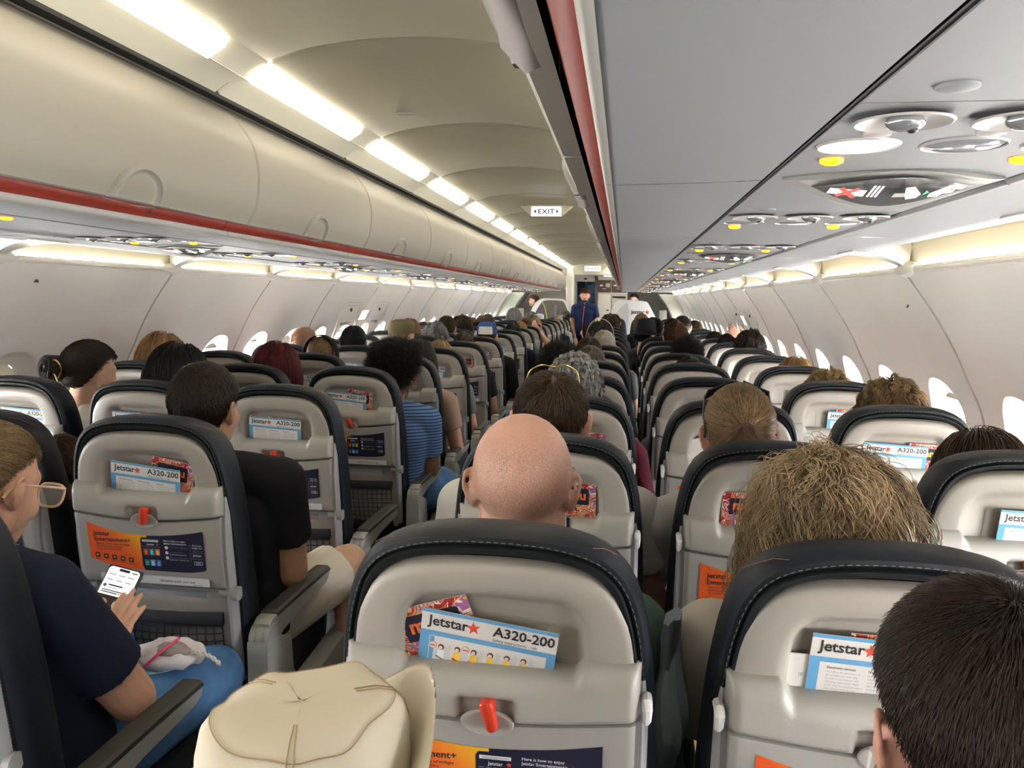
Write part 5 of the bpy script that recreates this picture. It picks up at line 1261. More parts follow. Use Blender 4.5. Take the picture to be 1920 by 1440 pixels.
# 2 woman with a phone in the near aisle seat on the left
root = (-.495, 1.036, 0); Hw = (-.572, 1.36, 1.085); RW = (.34, -.16, .0)
Rw = rotm(*RW)
PH = Vector(P3(208, 1126, 1.57)); pz = Vector((.12,.62,.78)).normalized(); px_ = Vector((.97,.10,-.25)); px_ = (px_-pz*px_.dot(pz)).normalized(); pn = px_.cross(pz); pn = -pn if pn.y > 0 else pn
wR = PH+px_*.048-pz*.120+pn*.030+Vector((.005,-.01,.0))
wL = PH-px_*.035-pz*.13-pn*.05
woman = hero('woman in navy tee and jeans looking down at her phone, near left aisle seat', dict(H=Hw, N=(-.56,1.275,.945), SL=(-.73,1.27,.905), SR=(-.375,1.245,.925), elL=(-.765,1.43,.66), elR=(-.292,1.375,.668), wrL=tuple(wL), wrR=tuple(wR), hip=(-.50,1.31,.53), knL=(-.62,1.76,.58), knR=P3(405,1262,1.77), anL=(-.60,1.72,.1), anR=(-.36,1.72,.1), R=RW, fat=1.12), root, .0034, 'a woman holding a phone in front', ('C',0),
  sleeve=.72, skin_m=skin('skin_woman', (.55,.31,.215)), shirt_m=CL['navy'], trous_m=CL['denim'], vox2=.006,
  handspec={'R': dict(F=tuple(pz*.93+pn*-.12-px_*.02), Nn=tuple(pn), T=tuple(-px_), curl=(.30,.18,.22,.35), thumb=(.75,.25), spread=.06, sc=.92), 'L': dict(F=tuple(pz*.9+px_*.2), Nn=tuple(-pn), T=tuple(-px_), curl=(.6,.5,.5,.5), thumb=(1.0,.35), spread=.05, sc=.92)})
add_hair(woman, hair_mesh('bun', 15000, 21, seg=8, w=.0006, tie=(0,-.105,.045), vol=.002, hl=.02), Hw, root, 'darkblond', RW, 1.02)
mb = MB(); fr = mat('clear_frame', (.75,.52,.36), .15, alpha=.75); c0 = Vector(Hw)
for s_ in (-1,1):
    loop = [(s_*.037+.033*math.copysign(abs(math.cos(a))**.6, math.cos(a))*(1+.10*math.sin(a)), .110+.004*abs(math.cos(a)), .002+.024*math.copysign(abs(math.sin(a))**.7, math.sin(a))) for a in [2*PI*i/24 for i in range(25)]]
    mb.tube(rim_path(c0, Rw, loop), .0026, fr, 8); mb.tube(rim_path(c0, Rw, [(s_*.066,.112,.016),(s_*.079,.104,.018),(s_*.083,.05,.016),(s_*.084,-.012,.012),(s_*.082,-.028,-.004),(s_*.080,-.034,-.016)]), [.003,.003,.0022,.002,.0028,.003], fr, 8)
    L_ = rim_path(c0, Rw, loop[:-1]); mb.add(L_, [list(range(24))], glassm)
mb.tube(rim_path(c0, Rw, [(-.008,.116,.010),(0,.119,.013),(.008,.116,.010)]), .002, fr, 6)
tag(mb.build('glasses', smooth=True), 'clear rose-framed glasses worn by the woman with the phone', 'glasses')
# phone
ph = empty('phone', tuple(PH)); ph.rotation_euler = Matrix((px_, -pn, pz)).transposed().to_euler(); tag(ph, 'smartphone in dark case held up by the woman in navy', 'phone')
mb = MB(); w, h = .037, .075; mb.box((-w-.003,-.001,-h-.003),(w+.003,.010,h+.003), blackm, .004); mb.build('case', ph)
mb = MB(); f = Flat(mb, lambda a,b,d: (a, -.0015-d, b)); scr = mat('screen_white', (.85,.83,.88), .2, emit=.55, ecol=(1,.97,1)); sd = mat('screen_dark', (.05,.04,.04), .2, emit=.05); sg_ = mat('screen_grey', (.4,.4,.45), .3, emit=.25)
rr = .008; pts = []
for cx_, cz_, a0 in ((w-rr,h-rr,0),(-w+rr,h-rr,PI/2),(-w+rr,-h+rr,PI),(w-rr,-h+rr,1.5*PI)):
    for i in range(5): pts.append((cx_+rr*math.cos(a0+i*PI/8), cz_+rr*math.sin(a0+i*PI/8)))
f.poly([(a*.97,b*.985) for a,b in pts], scr, .0); f.poly([(-.011,.066),(.011,.066),(.013,.069),(.011,.072),(-.011,.072),(-.013,.069)], blackm, .0004)
f.text('9:41', -.032,.066,.006, inkm, .0004); f.rect(.018,.0665,.031,.0695, grinkm, .0004)
for i, (a, b_) in enumerate(((-.03,.055),(-.008,.055),(.013,.055))): f.rect(a,b_,a+.016,b_+.0025, sg_, .0004); f.rect(a,b_-.012,a+.014,b_-.0095, sg_, .0004)
f.circ(-.028,.030,.004, grinkm, .0004); f.rect(-.021,.031,.012,.034, inkm, .0004); f.rect(-.021,.026,.004,.0275, sg_, .0004); f.rect(-.031,.019,.030,.0215, grinkm, .0004); f.rect(-.031,.0145,.006,.017, grinkm, .0004)
for i in range(4): f.circ(.010+.0055*i,.0157,.002, starm if i % 2 else yellm, .0004, 8)
f.rect(-w*.97,-.052,w*.97,.010, sd, .0004)
f.circ(-.016,-.008,.010, mat('photo_skin',(.45,.32,.25),.4,emit=.15), .0006); f.circ(.016,-.008,.010, mat('photo_pale',(.6,.55,.5),.4,emit=.2), .0006); f.circ(.016,-.003,.011, mat('photo_brown',(.12,.07,.05),.4), .0005)
f.poly([(.0,-.050),(.004,-.022),(.016,-.018),(.030,-.024),(.034,-.050)], mat('photo_coat',(.35,.27,.24),.4,emit=.1), .0007); f.poly([(-.034,-.050),(-.026,-.022),(-.012,-.020),(-.003,-.050)], mat('photo_black',(.02,.02,.02),.4), .0007); f.rect(-.010,-.052,.020,-.040, yellm, .0009)
mb.build('screen', ph, smooth=False)
mb = MB(); mb.box((.040,-.0,.01),(.042,.006,.03), blackm); mb.build('side_button', ph)
# pouch on her lap
bp = Vector(P3(300,1228,1.62)); bag = empty('drawstring_pouch', tuple(bp)); tag(bag, 'white, grey and mint drawstring pouch on the lap of the woman', 'pouch')
def lump(c, r, m, seed, amp=.012, n=28, k=18):
    b = MB(); b.ell(c, r, m, n, k); me = b.mesh('l'); 
    for v in me.vertices: v.co += v.normal*amp*(noise.noise(v.co*22+Vector((seed,0,0)))+.6*noise.noise(v.co*48+Vector((seed,5,0))))
    return me
link('pouch_body', lump((-.035,.0,-.045), (.080,.070,.045), cloth('mint',(.30,.62,.60)), 2), bag)
link('folded_top', lump((.015,.0,.004), (.088,.060,.026), cloth('offwhite',(.62,.59,.62)), 5, .016), bag)
link('print_patch', lump((.035,-.012,.022), (.045,.030,.012), cloth('taupe',(.30,.26,.25)), 8, .010), bag)
mb = MB(); pk = mat('cord_pink', (.75,.06,.22), .5); mb.tube(catmull([(-.13,.0,.055),(-.10,-.02,.05),(-.06,-.065,-.07),(-.02,-.062,-.02),(.03,-.048,.03),(.05,.0,.045)], 5), .0035, pk, 6); mb.build('pink_cord', bag)
mb = MB(); rp2 = catmull([(.07,.0,.01),(.10,-.01,.018),(.13,-.01,.012),(.16,-.02,.0)], 8); 
for a0 in (0, PI): mb.tube([Vector(p)+Vector((0,.0028*math.cos(i*.9+a0),.0028*math.sin(i*.9+a0))) for i, p in enumerate(rp2)], .003, whitem, 6)
mb.build('white_rope', bag)

# 3 man in black tee, shorts, left block second row aisle
root = (-.495, 1.773, 0); Hm = P3(388, 768, 2.06); kn = P3(655, 1052, 2.40)
man = hero('man in black tee and off-white shorts, elbow on the aisle armrest', dict(H=Hm, N=(Hm[0]+.0,2.01,Hm[2]-.165), SL=(-.66,2.00,.925), SR=P3(525,905,2.02), elL=(-.70,2.1,.66), elR=P3(548,1072,2.09), wrL=(-.52,2.28,.62), wrR=(-.37,2.29,.66), hip=(-.47,2.06,.52), knL=(-.52,2.44,.56), knR=kn, anL=(-.55,2.40,.1), anR=(kn[0]+.02,2.38,.1), R=(.0,-.10,0), fat=1.1), root, .005, 'a dark-haired man in a black tee in front', ('C',1), sleeve=.62, shorts=.84, skin_m=SK['tan'], shirt_m=CL['black'], trous_m=CL['beige'], vox2=.007)
add_hair(man, hair_mesh('short', 16000, 31, L=.026, seg=5, w=.0006, lift=.25, clump=900), Hm, root, 'dark', (0,-.10,0), 1.05)
mb = MB(); x0 = kn[0]+.02
for pr, m_ in (([(2.33,.0),(2.33,.05),(2.36,.085),(2.42,.09),(2.47,.06),(2.56,.045),(2.60,.025),(2.60,.0)], mat('shoe_white',(.6,.58,.56),.6)),): mb.prism([(a, b) for a, b in pr], x0-.045, x0+.045, m_, 'x')
mb.prism([(2.38,.03),(2.42,.07),(2.48,.055),(2.52,.02)], x0+.0455, x0+.047, blackm, 'x'); mb.prism([(2.40,.035),(2.44,.075),(2.46,.068),(2.45,.02)], x0-.047, x0-.0455, blackm, 'x')
o = mb.build('sneaker'); tag(o, 'white and black sneaker on the aisle floor beside the man in shorts', 'shoe')

# 4 woman with claw clip bun, left window side
root = (-1.43, seat_y('A',2), 0); Hc = P3(172, 705, 2.86)
claw = hero('woman with dark hair twisted into a bun held by a gold claw clip', dict(H=Hc, N=(Hc[0],2.80,Hc[2]-.16), SL=(Hc[0]-.17,2.76,.93), SR=(Hc[0]+.17,2.80,.93), elL=(Hc[0]-.2,2.9,.66), elR=(Hc[0]+.2,2.9,.66), wrL=(Hc[0]-.1,3.05,.62), wrR=(Hc[0]+.1,3.05,.62), hip=(Hc[0],2.82,.54), knL=(Hc[0]-.1,3.1,.56), knR=(Hc[0]+.1,3.1,.56), anL=(Hc[0]-.1,3.05,.1), anR=(Hc[0]+.1,3.05,.1), R=(.12,-.42,0), fat=.95), root, .006, 'a dark bun with gold claw clip in front', ('A',2), sleeve=.5, skin_m=SK['fair'], shirt_m=CL['cream'], trous_m=CL['dgrey'], vox2=.009)
add_hair(claw, hair_mesh('bun', 9000, 41, seg=8, w=.0008, tie=(-.02,-.10,.02), vol=.006), Hc, root, 'dark', (.12,-.42,0), 1.08)
Rc = rotm(.12,-.42,0); mb = MB(); gold = mat('gold_clip', (.65,.48,.25), .25, metal=.7); cc = Vector(Hc)
for s_ in (-1,1): mb.tube(rim_path(cc, Rc, catmull([(-.02,-.165,.035),(s_*.035-.02,-.155,.055),(s_*.045-.02,-.135,.02),(s_*.03-.02,-.14,-.02)], 5)), .004, gold, 6); mb.tube(rim_path(cc, Rc, catmull([(-.02,-.168,.02),(s_*.03-.02,-.16,.01),(s_*.038-.02,-.14,-.025)], 4)), .0035, gold, 6)
mb.tube(rim_path(cc, Rc, [(-.038,-.168,.028),(-.002,-.168,.028)]), .008, gold, 8)
tag(mb.build('claw_clip'), 'gold claw clip gripping the dark hair bun by the left window', 'hair clip')

# 5 curly blond woman, near middle seat on the right
root = (.995, 1.0, 0); He = P3(1552, 1034, 1.27)
blo = hero('woman with long wavy dark blond hair in the near middle seat', dict(H=He, N=(He[0],1.235,He[2]-.155), SL=(He[0]-.175,1.24,.93), SR=(He[0]+.175,1.24,.93), elL=(.735,1.36,.68), elR=(1.24,1.36,.66), wrL=(.86,1.55,.62), wrR=(1.1,1.55,.62), hip=(.99,1.30,.54), knL=(.88,1.62,.56), knR=(1.1,1.62,.56), anL=(.88,1.58,.1), anR=(1.1,1.58,.1), fat=1.05), root, .006, 'a woman with wavy blond hair in front', ('E',0), sleeve=.6, skin_m=SK['tan'], shirt_m=CL['cream'], trous_m=CL['grey'], vox2=.008)
add_hair(blo, hair_mesh('wavy', 17000, 51, L=.22, seg=28, w=.00052, curl=.012, lift=.5, clump=420, vol=.022, WL=.095, part=.1), He, root, 'curlblond', (0,0,0), 1.06)

# 6 ponytail woman two rows ahead
root = (.995, seat_y('E',1), 0); Hp = P3(1383, 820, 2.0)
pony = hero('woman with blond ponytail and sunglasses on her head, second middle seat right', dict(H=Hp, N=(Hp[0],1.975,Hp[2]-.16), SL=(Hp[0]-.17,1.97,.92), SR=(Hp[0]+.17,1.97,.92), elL=(.74,2.1,.66), elR=(1.22,2.1,.66), wrL=(.86,2.28,.62), wrR=(1.1,2.28,.62), hip=(.99,2.03,.54), knL=(.88,2.36,.56), knR=(1.1,2.36,.56), anL=(.88,2.32,.1), anR=(1.1,2.32,.1), fat=.95), root, .006, 'a blond ponytail with sunglasses in front', ('E',1), sleeve=.5, skin_m=SK['pink'], shirt_m=CL['white'], trous_m=CL['dgrey'], vox2=.009)
add_hair(pony, hair_mesh('tied', 16000, 61, seg=8, w=.00065, tie=(0,-.108,.035), tail=.19, vol=.004), Hp, root, 'darkblond', (0,0,0), 1.04)
mb = MB(); c = Vector(Hp)+Vector((0,-.01,-.005)); lens = mat('sunglass_lens', (.02,.01,.02), .1)
mb.tube([c+Vector(p) for p in ((-.083,-.035,.020),(-.086,.01,.062),(-.080,.05,.094),(-.04,.066,.120),(0,.07,.124),(.04,.066,.120),(.080,.05,.094),(.086,.01,.062),(.083,-.035,.020))], .003, blackm, 6)
for s_ in (-1,1): mb.add([c+Vector(p) for p in ((s_*.080,.052,.096),(s_*.015,.068,.124),(s_*.014,.050,.142),(s_*.074,.030,.118))], [[0,1,2,3]], lens); mb.tube([c+Vector(p) for p in ((s_*.080,.052,.096),(s_*.015,.068,.124),(s_*.014,.050,.142),(s_*.074,.030,.118),(s_*.080,.052,.096))], .0028, blackm, 6)
mb.tube([c+Vector(p) for p in ((-.085,-.03,.05),(-.086,-.05,.01))], .003, blackm, 6)
tag(mb.build('sunglasses'), 'black sunglasses pushed up on the head of the ponytail woman', 'sunglasses')
mb = MB(); mb.tube([c+Vector((.019*math.cos(a),-.118+.006*math.sin(a)*0,.040+.015*math.sin(a))) for a in [2*PI*i/16 for i in range(17)]], .006, mat('hair_tie',(.08,.03,.025),.6), 8)
tag(mb.build('hair_tie'), 'dark brown elastic band round the blond ponytail', 'hair tie')

# 7 man with short greying curls, third aisle seat right
root = (.495, seat_y('D',2), 0); Hg = P3(1077, 737, 2.74)
grey = hero('man with curly salt-and-pepper hair and dark skin, third aisle seat right', dict(H=Hg, N=(Hg[0],2.71,Hg[2]-.16), SL=(Hg[0]-.19,2.70,.93), SR=(Hg[0]+.19,2.70,.93), elL=(.24,2.82,.66), elR=(.745,2.82,.66), wrL=(.37,3.0,.62), wrR=(.6,3.0,.62), hip=(.49,2.76,.54), knL=(.38,3.1,.56), knR=(.6,3.1,.56), anL=(.38,3.05,.1), anR=(.6,3.05,.1), fat=1.1), root, .006, 'salt-and-pepper curls in front', ('D',2), sleeve=.6, skin_m=SK['dark'], shirt_m=CL['maroon'], trous_m=CL['dgrey'], vox2=.009)
add_hair(grey, hair_mesh('wavy', 9000, 71, L=.022, seg=8, w=.0008, curl=.006, lift=.9, clump=900, vol=.001), Hg, root, 'saltpepper', (0,0,0), 1.02)
mb = MB(); c = Vector(P3(1035, 752, 2.0)); 
mb.tube(catmull([c+Vector(p) for p in ((-.068,.0,.050),(-.062,.03,.073),(-.033,.045,.088),(0,.047,.084),(.033,.045,.088),(.062,.03,.073),(.068,.0,.050))], 4), .0018, mat('gold_frame',(.75,.55,.2),.2,metal=.9), 6)
tag(mb.build('glasses'), 'thin gold glasses pushed up on the brown-haired man in front', 'glasses')

# 8 afro man, left block fourth row aisle
root = (-.47, seat_y('C',3), 0); y0 = root[1]; Ha = P3(742, 705, y0+.27)
afro = hero('man with tall curly black hair in blue striped shirt and denim shorts, by the aisle', dict(H=Ha, N=(Ha[0],y0+.235,Ha[2]-.16), SL=(Ha[0]-.19,y0+.23,.92), SR=P3(800,790,y0+.27), elL=(-.70,y0+.33,.66), elR=P3(806,880,y0+.33), wrL=(-.5,y0+.5,.62), wrR=(-.36,y0+.46,.66), hip=(-.45,y0+.28,.53), knL=(-.5,y0+.68,.56), knR=P3(842,905,y0+.66), anL=(-.5,y0+.6,.1), anR=(-.17,y0+.62,.1), R=(.1,-.25,0), fat=1.1), root, .007, 'tall curly black hair and a striped shirt in front', ('C',3), sleeve=.66, shorts=.9, skin_m=SK['brown'], shirt_m=mat('cloth_stripe',(.06,.14,.34),.85), trous_m=CL['denim'], vox2=.008)
def _stripe():
    m = MATS['cloth_stripe']; n = m.node_tree.nodes; l = m.node_tree.links; t = n.new('ShaderNodeTexCoord'); w_ = n.new('ShaderNodeTexWave'); w_.bands_direction = 'Z'; w_.inputs['Scale'].default_value = 22
    r = n.new('ShaderNodeValToRGB'); r.color_ramp.elements[0].color = (.10,.20,.42,1); r.color_ramp.elements[1].color = (.015,.035,.10,1); r.color_ramp.elements[0].position = .55; r.color_ramp.elements[1].position = .8
    l.new(t.outputs['Object'], w_.inputs['Vector']); l.new(w_.outputs['Color'], r.inputs[0]); l.new(r.outputs[0], n['Principled BSDF'].inputs['Base Color'])
_stripe()
add_hair(afro, hair_mesh('afro', 14000, 81, L=.075, seg=7, w=.0009, lift=1, vol=.002), Ha, root, 'black', (.1,-.25,0), 1.0)

# 9 short-haired man at the bottom right corner
root = (.99, .263, 0); Hd = P3(1842, 1385, .66)
RD = (.08,.10,-.03)
dk = hero('man with short faded dark hair at the bottom right corner of the photo', dict(H=Hd, N=(Hd[0]+.02,.60,Hd[2]-.16), SL=(Hd[0]-.17,.52,.86), SR=(Hd[0]+.19,.52,.86), elL=(.80,.62,.64), elR=(1.22,.62,.64), wrL=(.86,.82,.62), wrR=(1.1,.82,.62), hip=(1.0,.56,.54), knL=(.89,.86,.56), knR=(1.1,.86,.56), anL=(.89,.84,.1), anR=(1.1,.84,.1), R=RD, hs=.98), root, .0035, 'a man with faded dark hair in front', ('E',-1), sleeve=.6, skin_m=SK['pink'], shirt_m=CL['grey'], trous_m=CL['dgrey'], vox2=.009)
add_hair(dk, hair_mesh('fade', 42000, 91, L=.020, seg=4, w=.00040, lift=.8, flow=(.1,-.2,.95)), Hd, root, 'coolbrown', RD, .99)
mb = MB(); Rd = rotm(*RD); mb.tube(rim_path(Hd, Rd, [(-.083,.006,-.014),(-.086,.010,-.032)]), [.006,.0035], mat('earbud_white',(.8,.8,.8),.3), 8)
tag(mb.build('earbud'), 'white earbud in the left ear of the man at bottom right', 'earbud')

# 10 child in a cream bucket hat
root = (.40, .263, 0); Hh = (.362, .70, .938)
kid = hero('person in a cream bucket hat at the bottom centre, seen from above behind', dict(H=Hh, N=(.375,.66,.83), SL=(.24,.62,.76), SR=(.51,.62,.76), elL=(.245,.70,.63), elR=(.60,.72,.60), wrL=(.33,.84,.6), wrR=(.48,.84,.6), hip=(.42,.58,.54), knL=(.33,.86,.56), knR=(.52,.86,.56), anL=(.33,.84,.2), anR=(.52,.84,.2), hs=.9, fat=.85), root, .007, 'a cream bucket hat in front', ('D',-1), sleeve=.6, skin_m=SK['fair'], shirt_m=CL['lightgrey'], trous_m=CL['dgrey'], vox2=.009)
add_hair(kid, hair_mesh('short', 3000, 95, L=.03, seg=4, w=.0008), Hh, root, 'brown', (0,0,0), .92)
hatm = cloth('hat', (.60,.545,.44)); hat = empty('bucket_hat', (Hh[0]-.005, Hh[1]-.005, Hh[2])); tag(hat, 'cream stitched bucket hat with its brim flipped up on the right', 'hat')
b = MB(); n = 72; rings = []
for r, z in ((.094,.045),(.097,.075),(.096,.105),(.091,.125),(.082,.136),(.066,.141),(.045,.143),(.022,.142),(.002,.140)):
    rings.append([((r+.004*math.sin(3*q+1)+.003*math.sin(7*q))*math.cos(q), (r*1.1+.003*math.sin(5*q))*math.sin(q), z+.008*math.sin(2*q+.6)*(r/.09)**2+.0035*(r/.09)**3*math.sin(5*q+z*60)+(.008*(r/.09)**2*noise.noise(Vector((math.cos(q)*r*30, math.sin(q)*r*30, 3.3))))) for q in [2*PI*i/n for i in range(n)]])
b.loft(rings, hatm, True, False, True); b.build('crown', hat, angle=180); crown_rings = [list(r) for r in rings]
b = MB(); rings = []
for (o_, u_) in ((0,.047),(.014,.040),(.030,.030),(.046,.020),(.050,.021),(.046,.025),(.030,.035),(.014,.045),(.001,.053)):
    ring = []; f_ = o_/.05
    for i in range(n):
        q = 2*PI*i/n; c_, s_ = math.cos(q), math.sin(q); flip = max(0, math.cos(q-.55))**1.6; wv = .006*math.sin(4*q+.5)*f_; lft = max(0, -math.cos(q-.2))**4
        ou = o_*(1-.40*flip); zz = u_*(1-flip)+(.050+o_*2.0)*flip+wv+.020*lft*f_
        ring.append(((.097+ou)*c_, (.106+ou*.9)*s_, zz))
    rings.append(ring)
b.loft(rings, hatm, True); b.build('brim', hat, angle=180)
b = MB(); stc = mat('hat_stitch', (.36,.26,.15), .8)
for i in (4, 5, 30, 31, 57, 58): b.tube([Vector(crown_rings[j][i])*1.006 for j in range(0, 7)], .0006, stc, 4)
b.tube([Vector(p)*1.004 for p in crown_rings[4]]+[Vector(crown_rings[4][0])*1.004], .0006, stc, 4)
for o_ in (.012,.022,.032,.042):
    pts = []
    for i in range(n+1):
        q = 2*PI*i/n; c_, s_ = math.cos(q), math.sin(q); flip = max(0, math.cos(q-.55))**1.6; f_ = o_/.05; lft = max(0, -math.cos(q-.2))**4
        ou = o_*(1-.40*flip)+.0005; zz = (.047-.56*o_)*(1-flip)+(.050+o_*2.0)*flip+.006*math.sin(4*q+.5)*f_+.020*lft*f_-.001
        pts.append(((.097+ou)*c_, (.106+ou*.9)*s_, zz))
    b.tube(pts, .0007, stc, 4)
b.build('stitching', hat)

# 11 cabin attendant standing in the aisle
root = (-.06, 14.5, 0); TA = at(1097, 541, 14.5); hA = TA.z-.012-.118
At = (TA.x, 14.5, hA)
def mk_att():
    x, z = At[0], At[2]; s = dict(H=At, N=(x,14.52,z-.155), SL=(x+.178,14.53,z-.225), SR=(x-.178,14.53,z-.225), elL=(x+.245,14.50,z-.50), elR=(x-.225,14.50,z-.52), wrL=(x+.06,14.34,z-.60), wrR=(x-.16,14.40,z-.76), hip=(x,14.53,z-.72), knL=(x+.10,14.52,z-1.08), knR=(x-.10,14.52,z-1.08), anL=(x+.10,14.54,.10), anR=(x-.10,14.54,.10), R=(.08, PI, 0), fat=1.0)
    return s
att = hero('cabin attendant in navy short-sleeved uniform standing in the far aisle, hands together', mk_att(), root, .005, sleeve=.62, skin_m=skin('skin_attendant', (.44,.25,.17)), shirt_m=cloth('uniform', (.012,.022,.075)), trous_m=CL['navy'], vox2=.007)
add_hair(att, hair_mesh('short', 5000, 101, L=.04, seg=5, w=.001, lift=.6), At, root, 'auburn', (.08, PI, 0), 1.04)
Ra = rotm(.08, PI, 0); rel = Vector(At)-Vector(root)
mb = MB(); bd = HAIR['brown']; mb.ell(rel+Ra@Vector((0,.074,-.092)), (.040,.034,.027), bd, 16, 10, Ra); mb.tube([rel+Ra@Vector(p) for p in ((-.068,.02,-.05),(-.055,.052,-.082),(-.03,.085,-.10),(0,.094,-.104),(.03,.085,-.10),(.055,.052,-.082),(.068,.02,-.05))], .010, bd, 8)
mb.tube([rel+Ra@Vector(p) for p in ((-.024,.098,-.056),(0,.106,-.053),(.024,.098,-.056))], .005, bd, 6); mb.build('beard', att)
mb = MB()
for s_ in (-1,1):
    mb.ell(rel+Ra@Vector((s_*.032,.086,.000)), (.010,.006,.0045), MATS['pict_grey'], 12, 8, Ra); mb.ell(rel+Ra@Vector((s_*.032,.090,.000)), (.0055,.004,.0045), blackm, 8, 6, Ra); mb.tube([rel+Ra@Vector(p) for p in ((s_*.016,.094,.018),(s_*.032,.095,.023),(s_*.048,.086,.018))], .0035, bd, 6)
mb.build('eyes_and_brows', att)
mb = MB(); zt = rel.z-.16; mb.tube([(rel.x-.005,-.085,zt-.06),(rel.x-.02,-.115,zt-.25),(rel.x-.03,-.12,zt-.45)], .007, mat('placket_red',(.55,.03,.03),.5), 6); mb.build('red_placket', att)
mb = MB(); 
for s_ in (-1,1): mb.add([(rel.x,-.07,zt-.04),(rel.x+s_*.06,-.03,zt+.03),(rel.x+s_*.085,-.06,zt-.02),(rel.x+s_*.03,-.095,zt-.08)], [[0,1,2,3]], MATS['cloth_uniform'])
mb.build('collar', att, smooth=False)
mb = MB(); mb.tube([Vector((At[0]-.16,14.40,At[2]-.745))-Vector(root)+Vector(p) for p in ((-.025,-.01,0),(.0,-.03,-.01),(.028,-.01,-.012),(0,.025,0),(-.025,-.01,0))], .006, blackm, 6); mb.build('watch', att)
# two crew heads partly hidden beyond the partitions
for (px, py, Y, hm, lab, yw) in ((1001, 553, 16.2, 'auburn', 'crew member with brown hair beyond the left partition, seen in profile', PI/2), (1189, 551, 16.3, 'black', 'crew member with dark hair bending beyond the logo partition', PI*.8)):
    v = at(px, py, Y); t = empty('person', (v.x, Y, 0)); 
    b_ = link('body', GEN['body'], t); s_ = link('shirt', GEN['shirt'], t); override(s_, CL['black']); tr = link('trousers', GEN['trousers'], t); h_ = link('hair', GEN['hair']['short'], t, (0,.27,1.158)); override(h_, HAIR[hm])
    t.rotation_euler = (0,0,yw); t.location = (v.x+.27*math.sin(yw), Y-.27*math.cos(yw), v.z-1.28); tag(t, lab, 'person')

# ------------------------------------------------------------------ caps, bands, hats, raised arms of farther passengers
def head_world(t): 
    s = t.scale; a = t.rotation_euler.z; y = .27*s[1]; return Vector((t.location.x-math.sin(a)*y, t.location.y+math.cos(a)*y, 1.158*s[2])), a, s[0]
def cap(t, m, lab, m2=None, brim='front', r=1.0, tall=0):
    c, a, s = head_world(t); o = empty('cap', tuple(c), a); o.scale = (s*r,)*3; b = MB(); n = 28
    rings = [[(.084*k*math.cos(q), -.012+.103*k*math.sin(q), .03+z) for q in [2*PI*i/n for i in range(n)]] for k, z in ((1.0,.008),(1.0,.045),(.93,.075+tall*.5),(.75,.097+tall),(.4,.106+tall),(.02,.108+tall))]
    b.loft(rings, m, True, False, True); b.build('crown', o)
    b = MB()
    if brim == 'front': b.loft([[(.07*x, .075+.02*(1-x*x), .035), (.075*x, .085+.075*(1-x*x*.7), .022), (.075*x, .085+.075*(1-x*x*.7), .018), (.07*x, .075+.02*(1-x*x), .030)] for x in [-1+.2*i for i in range(11)]], m2 or m, False)
    elif brim == 'round': b.loft([[((.084+w_)*math.cos(q), -.012+(.103+w_)*math.sin(q), .04-z) for q in [2*PI*i/n for i in range(n)]] for w_, z in ((0,0),(.045,.012),(.047,.016),(0,.006))], m2 or m, True)
    if brim: b.build('brim', o)
    if m2 and brim == 'front': b = MB(); b.loft([[(.086*k*math.sin(q), -.012-.105*k*math.cos(q), .03+z) for q in [-.75+1.5*i/10 for i in range(11)]] for k, z in ((1.0,.006),(1.0,.040),(.93,.070))], m2, False); b.build('back_panel', o)
    tag(o, lab, 'hat' if brim == 'round' else 'cap'); return o
cap(capman, cloth('khaki', (.16,.13,.07)), 'khaki baseball cap on the passenger with sunglasses')
cap(cap2, cloth('capblue', (.03,.08,.25)), 'blue and white baseball cap beside the aisle, left block', m2=CL['white'])
cap(capw, CL['white'], 'white cap worn near the far left partition')
cap(hatp, CL['black'], 'black brimmed hat in the middle of the right block', brim='round', tall=.03)
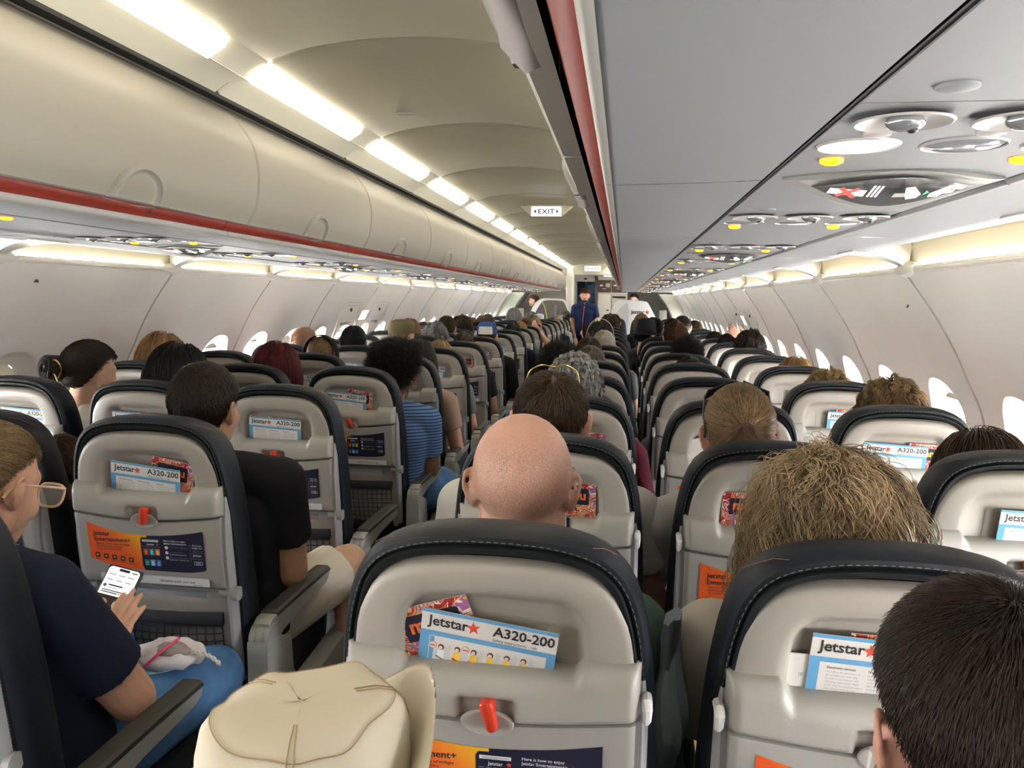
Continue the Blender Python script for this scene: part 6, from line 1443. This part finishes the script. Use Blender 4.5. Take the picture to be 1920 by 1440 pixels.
def band(t, m, lab, w=.022, y=.0, r=1.0, name='headband', cups=False):
    c, a, s = head_world(t); o = empty(name, tuple(c), a); o.scale = (s,)*3; b = MB()
    rr = .100 if cups else .094
    rings = [[(rr*r*math.sin(q), y+dy, .02+(.110 if not cups else .118)*r*math.cos(q)) for dy in (-w, w)] for q in [-1.75+3.5*i/24 for i in range(25)]]
    b.loft([[(p[0][0],p[0][1],p[0][2]),(p[1][0],p[1][1],p[1][2]),(p[1][0]*1.03,p[1][1]-.004,p[1][2]+.004),(p[0][0]*1.03,p[0][1]+.004,p[0][2]+.004)] for p in rings], m, True, True, True); b.build('band', o)
    if cups:
        for s_ in (-1,1): b = MB(); b.ell((s_*.095,y,-.01),(.020,.035,.042), blackm, 16, 10); b.build('ear_cup', o)
    tag(o, lab, 'headphones' if cups else 'headband'); return o
band(t_, CL['black'], 'wide black headband over a low blond ponytail, left block', .030, -.02, 1.05)
band(hp, CL['lightgrey'], 'headphones with pale grey band on a dark-haired passenger', .012, .0, 1.0, 'headphones', True)
def arm(t, pts, rs, m, nm='raised_arm'):
    b = MB(); b.tube([Vector(p) for p in pts], rs, skinX, 12)
    W_, E_ = Vector(pts[-1]), Vector(pts[-2]); add_hand(b, W_, W_-E_, (0,-1,0), (1,0,0), curl=(.6,.6,.7,.7), sc=.95)
    o = link(nm, blob(b, .006, 3, nm, m), t); return o
arm(bunp, [(.20,.23,.93),(.30,.10,.98),(.20,.02,1.12)], [.045,.040,.026], SK['fair'])
arm(handp, [(.19,.25,.93),(.24,.20,1.14),(.10,.17,1.25)], [.045,.036,.026], SK['fair'])
# grey crinkled garment and light shirts showing in the gap between the near right seats
mb = MB(); rows = []
for i in range(22):
    z = 1.0-.62*i/21; w_ = .012+.030*(i/21)**.7; rows.append([(.742+dx*w_+.004*math.sin(i*1.3+dx*2), 1.16+.03*math.sin(i*.8+dx)+dy, z) for dx, dy in ((-1,0),(-.5,-.02),(0,-.012),(.5,-.024),(1,0),(.5,.03),(-.5,.03))])
mb.loft(rows, cloth('crinkle', (.20,.235,.255)), True, True, True); tag(mb.build('jacket'), 'crinkled grey blue garment hanging between the two nearest right seats', 'garment')
for (c,k),t in SEATS.items(): tag(t, seat_label(c,k), 'seat', 'dark leather airline seats with beige shells')
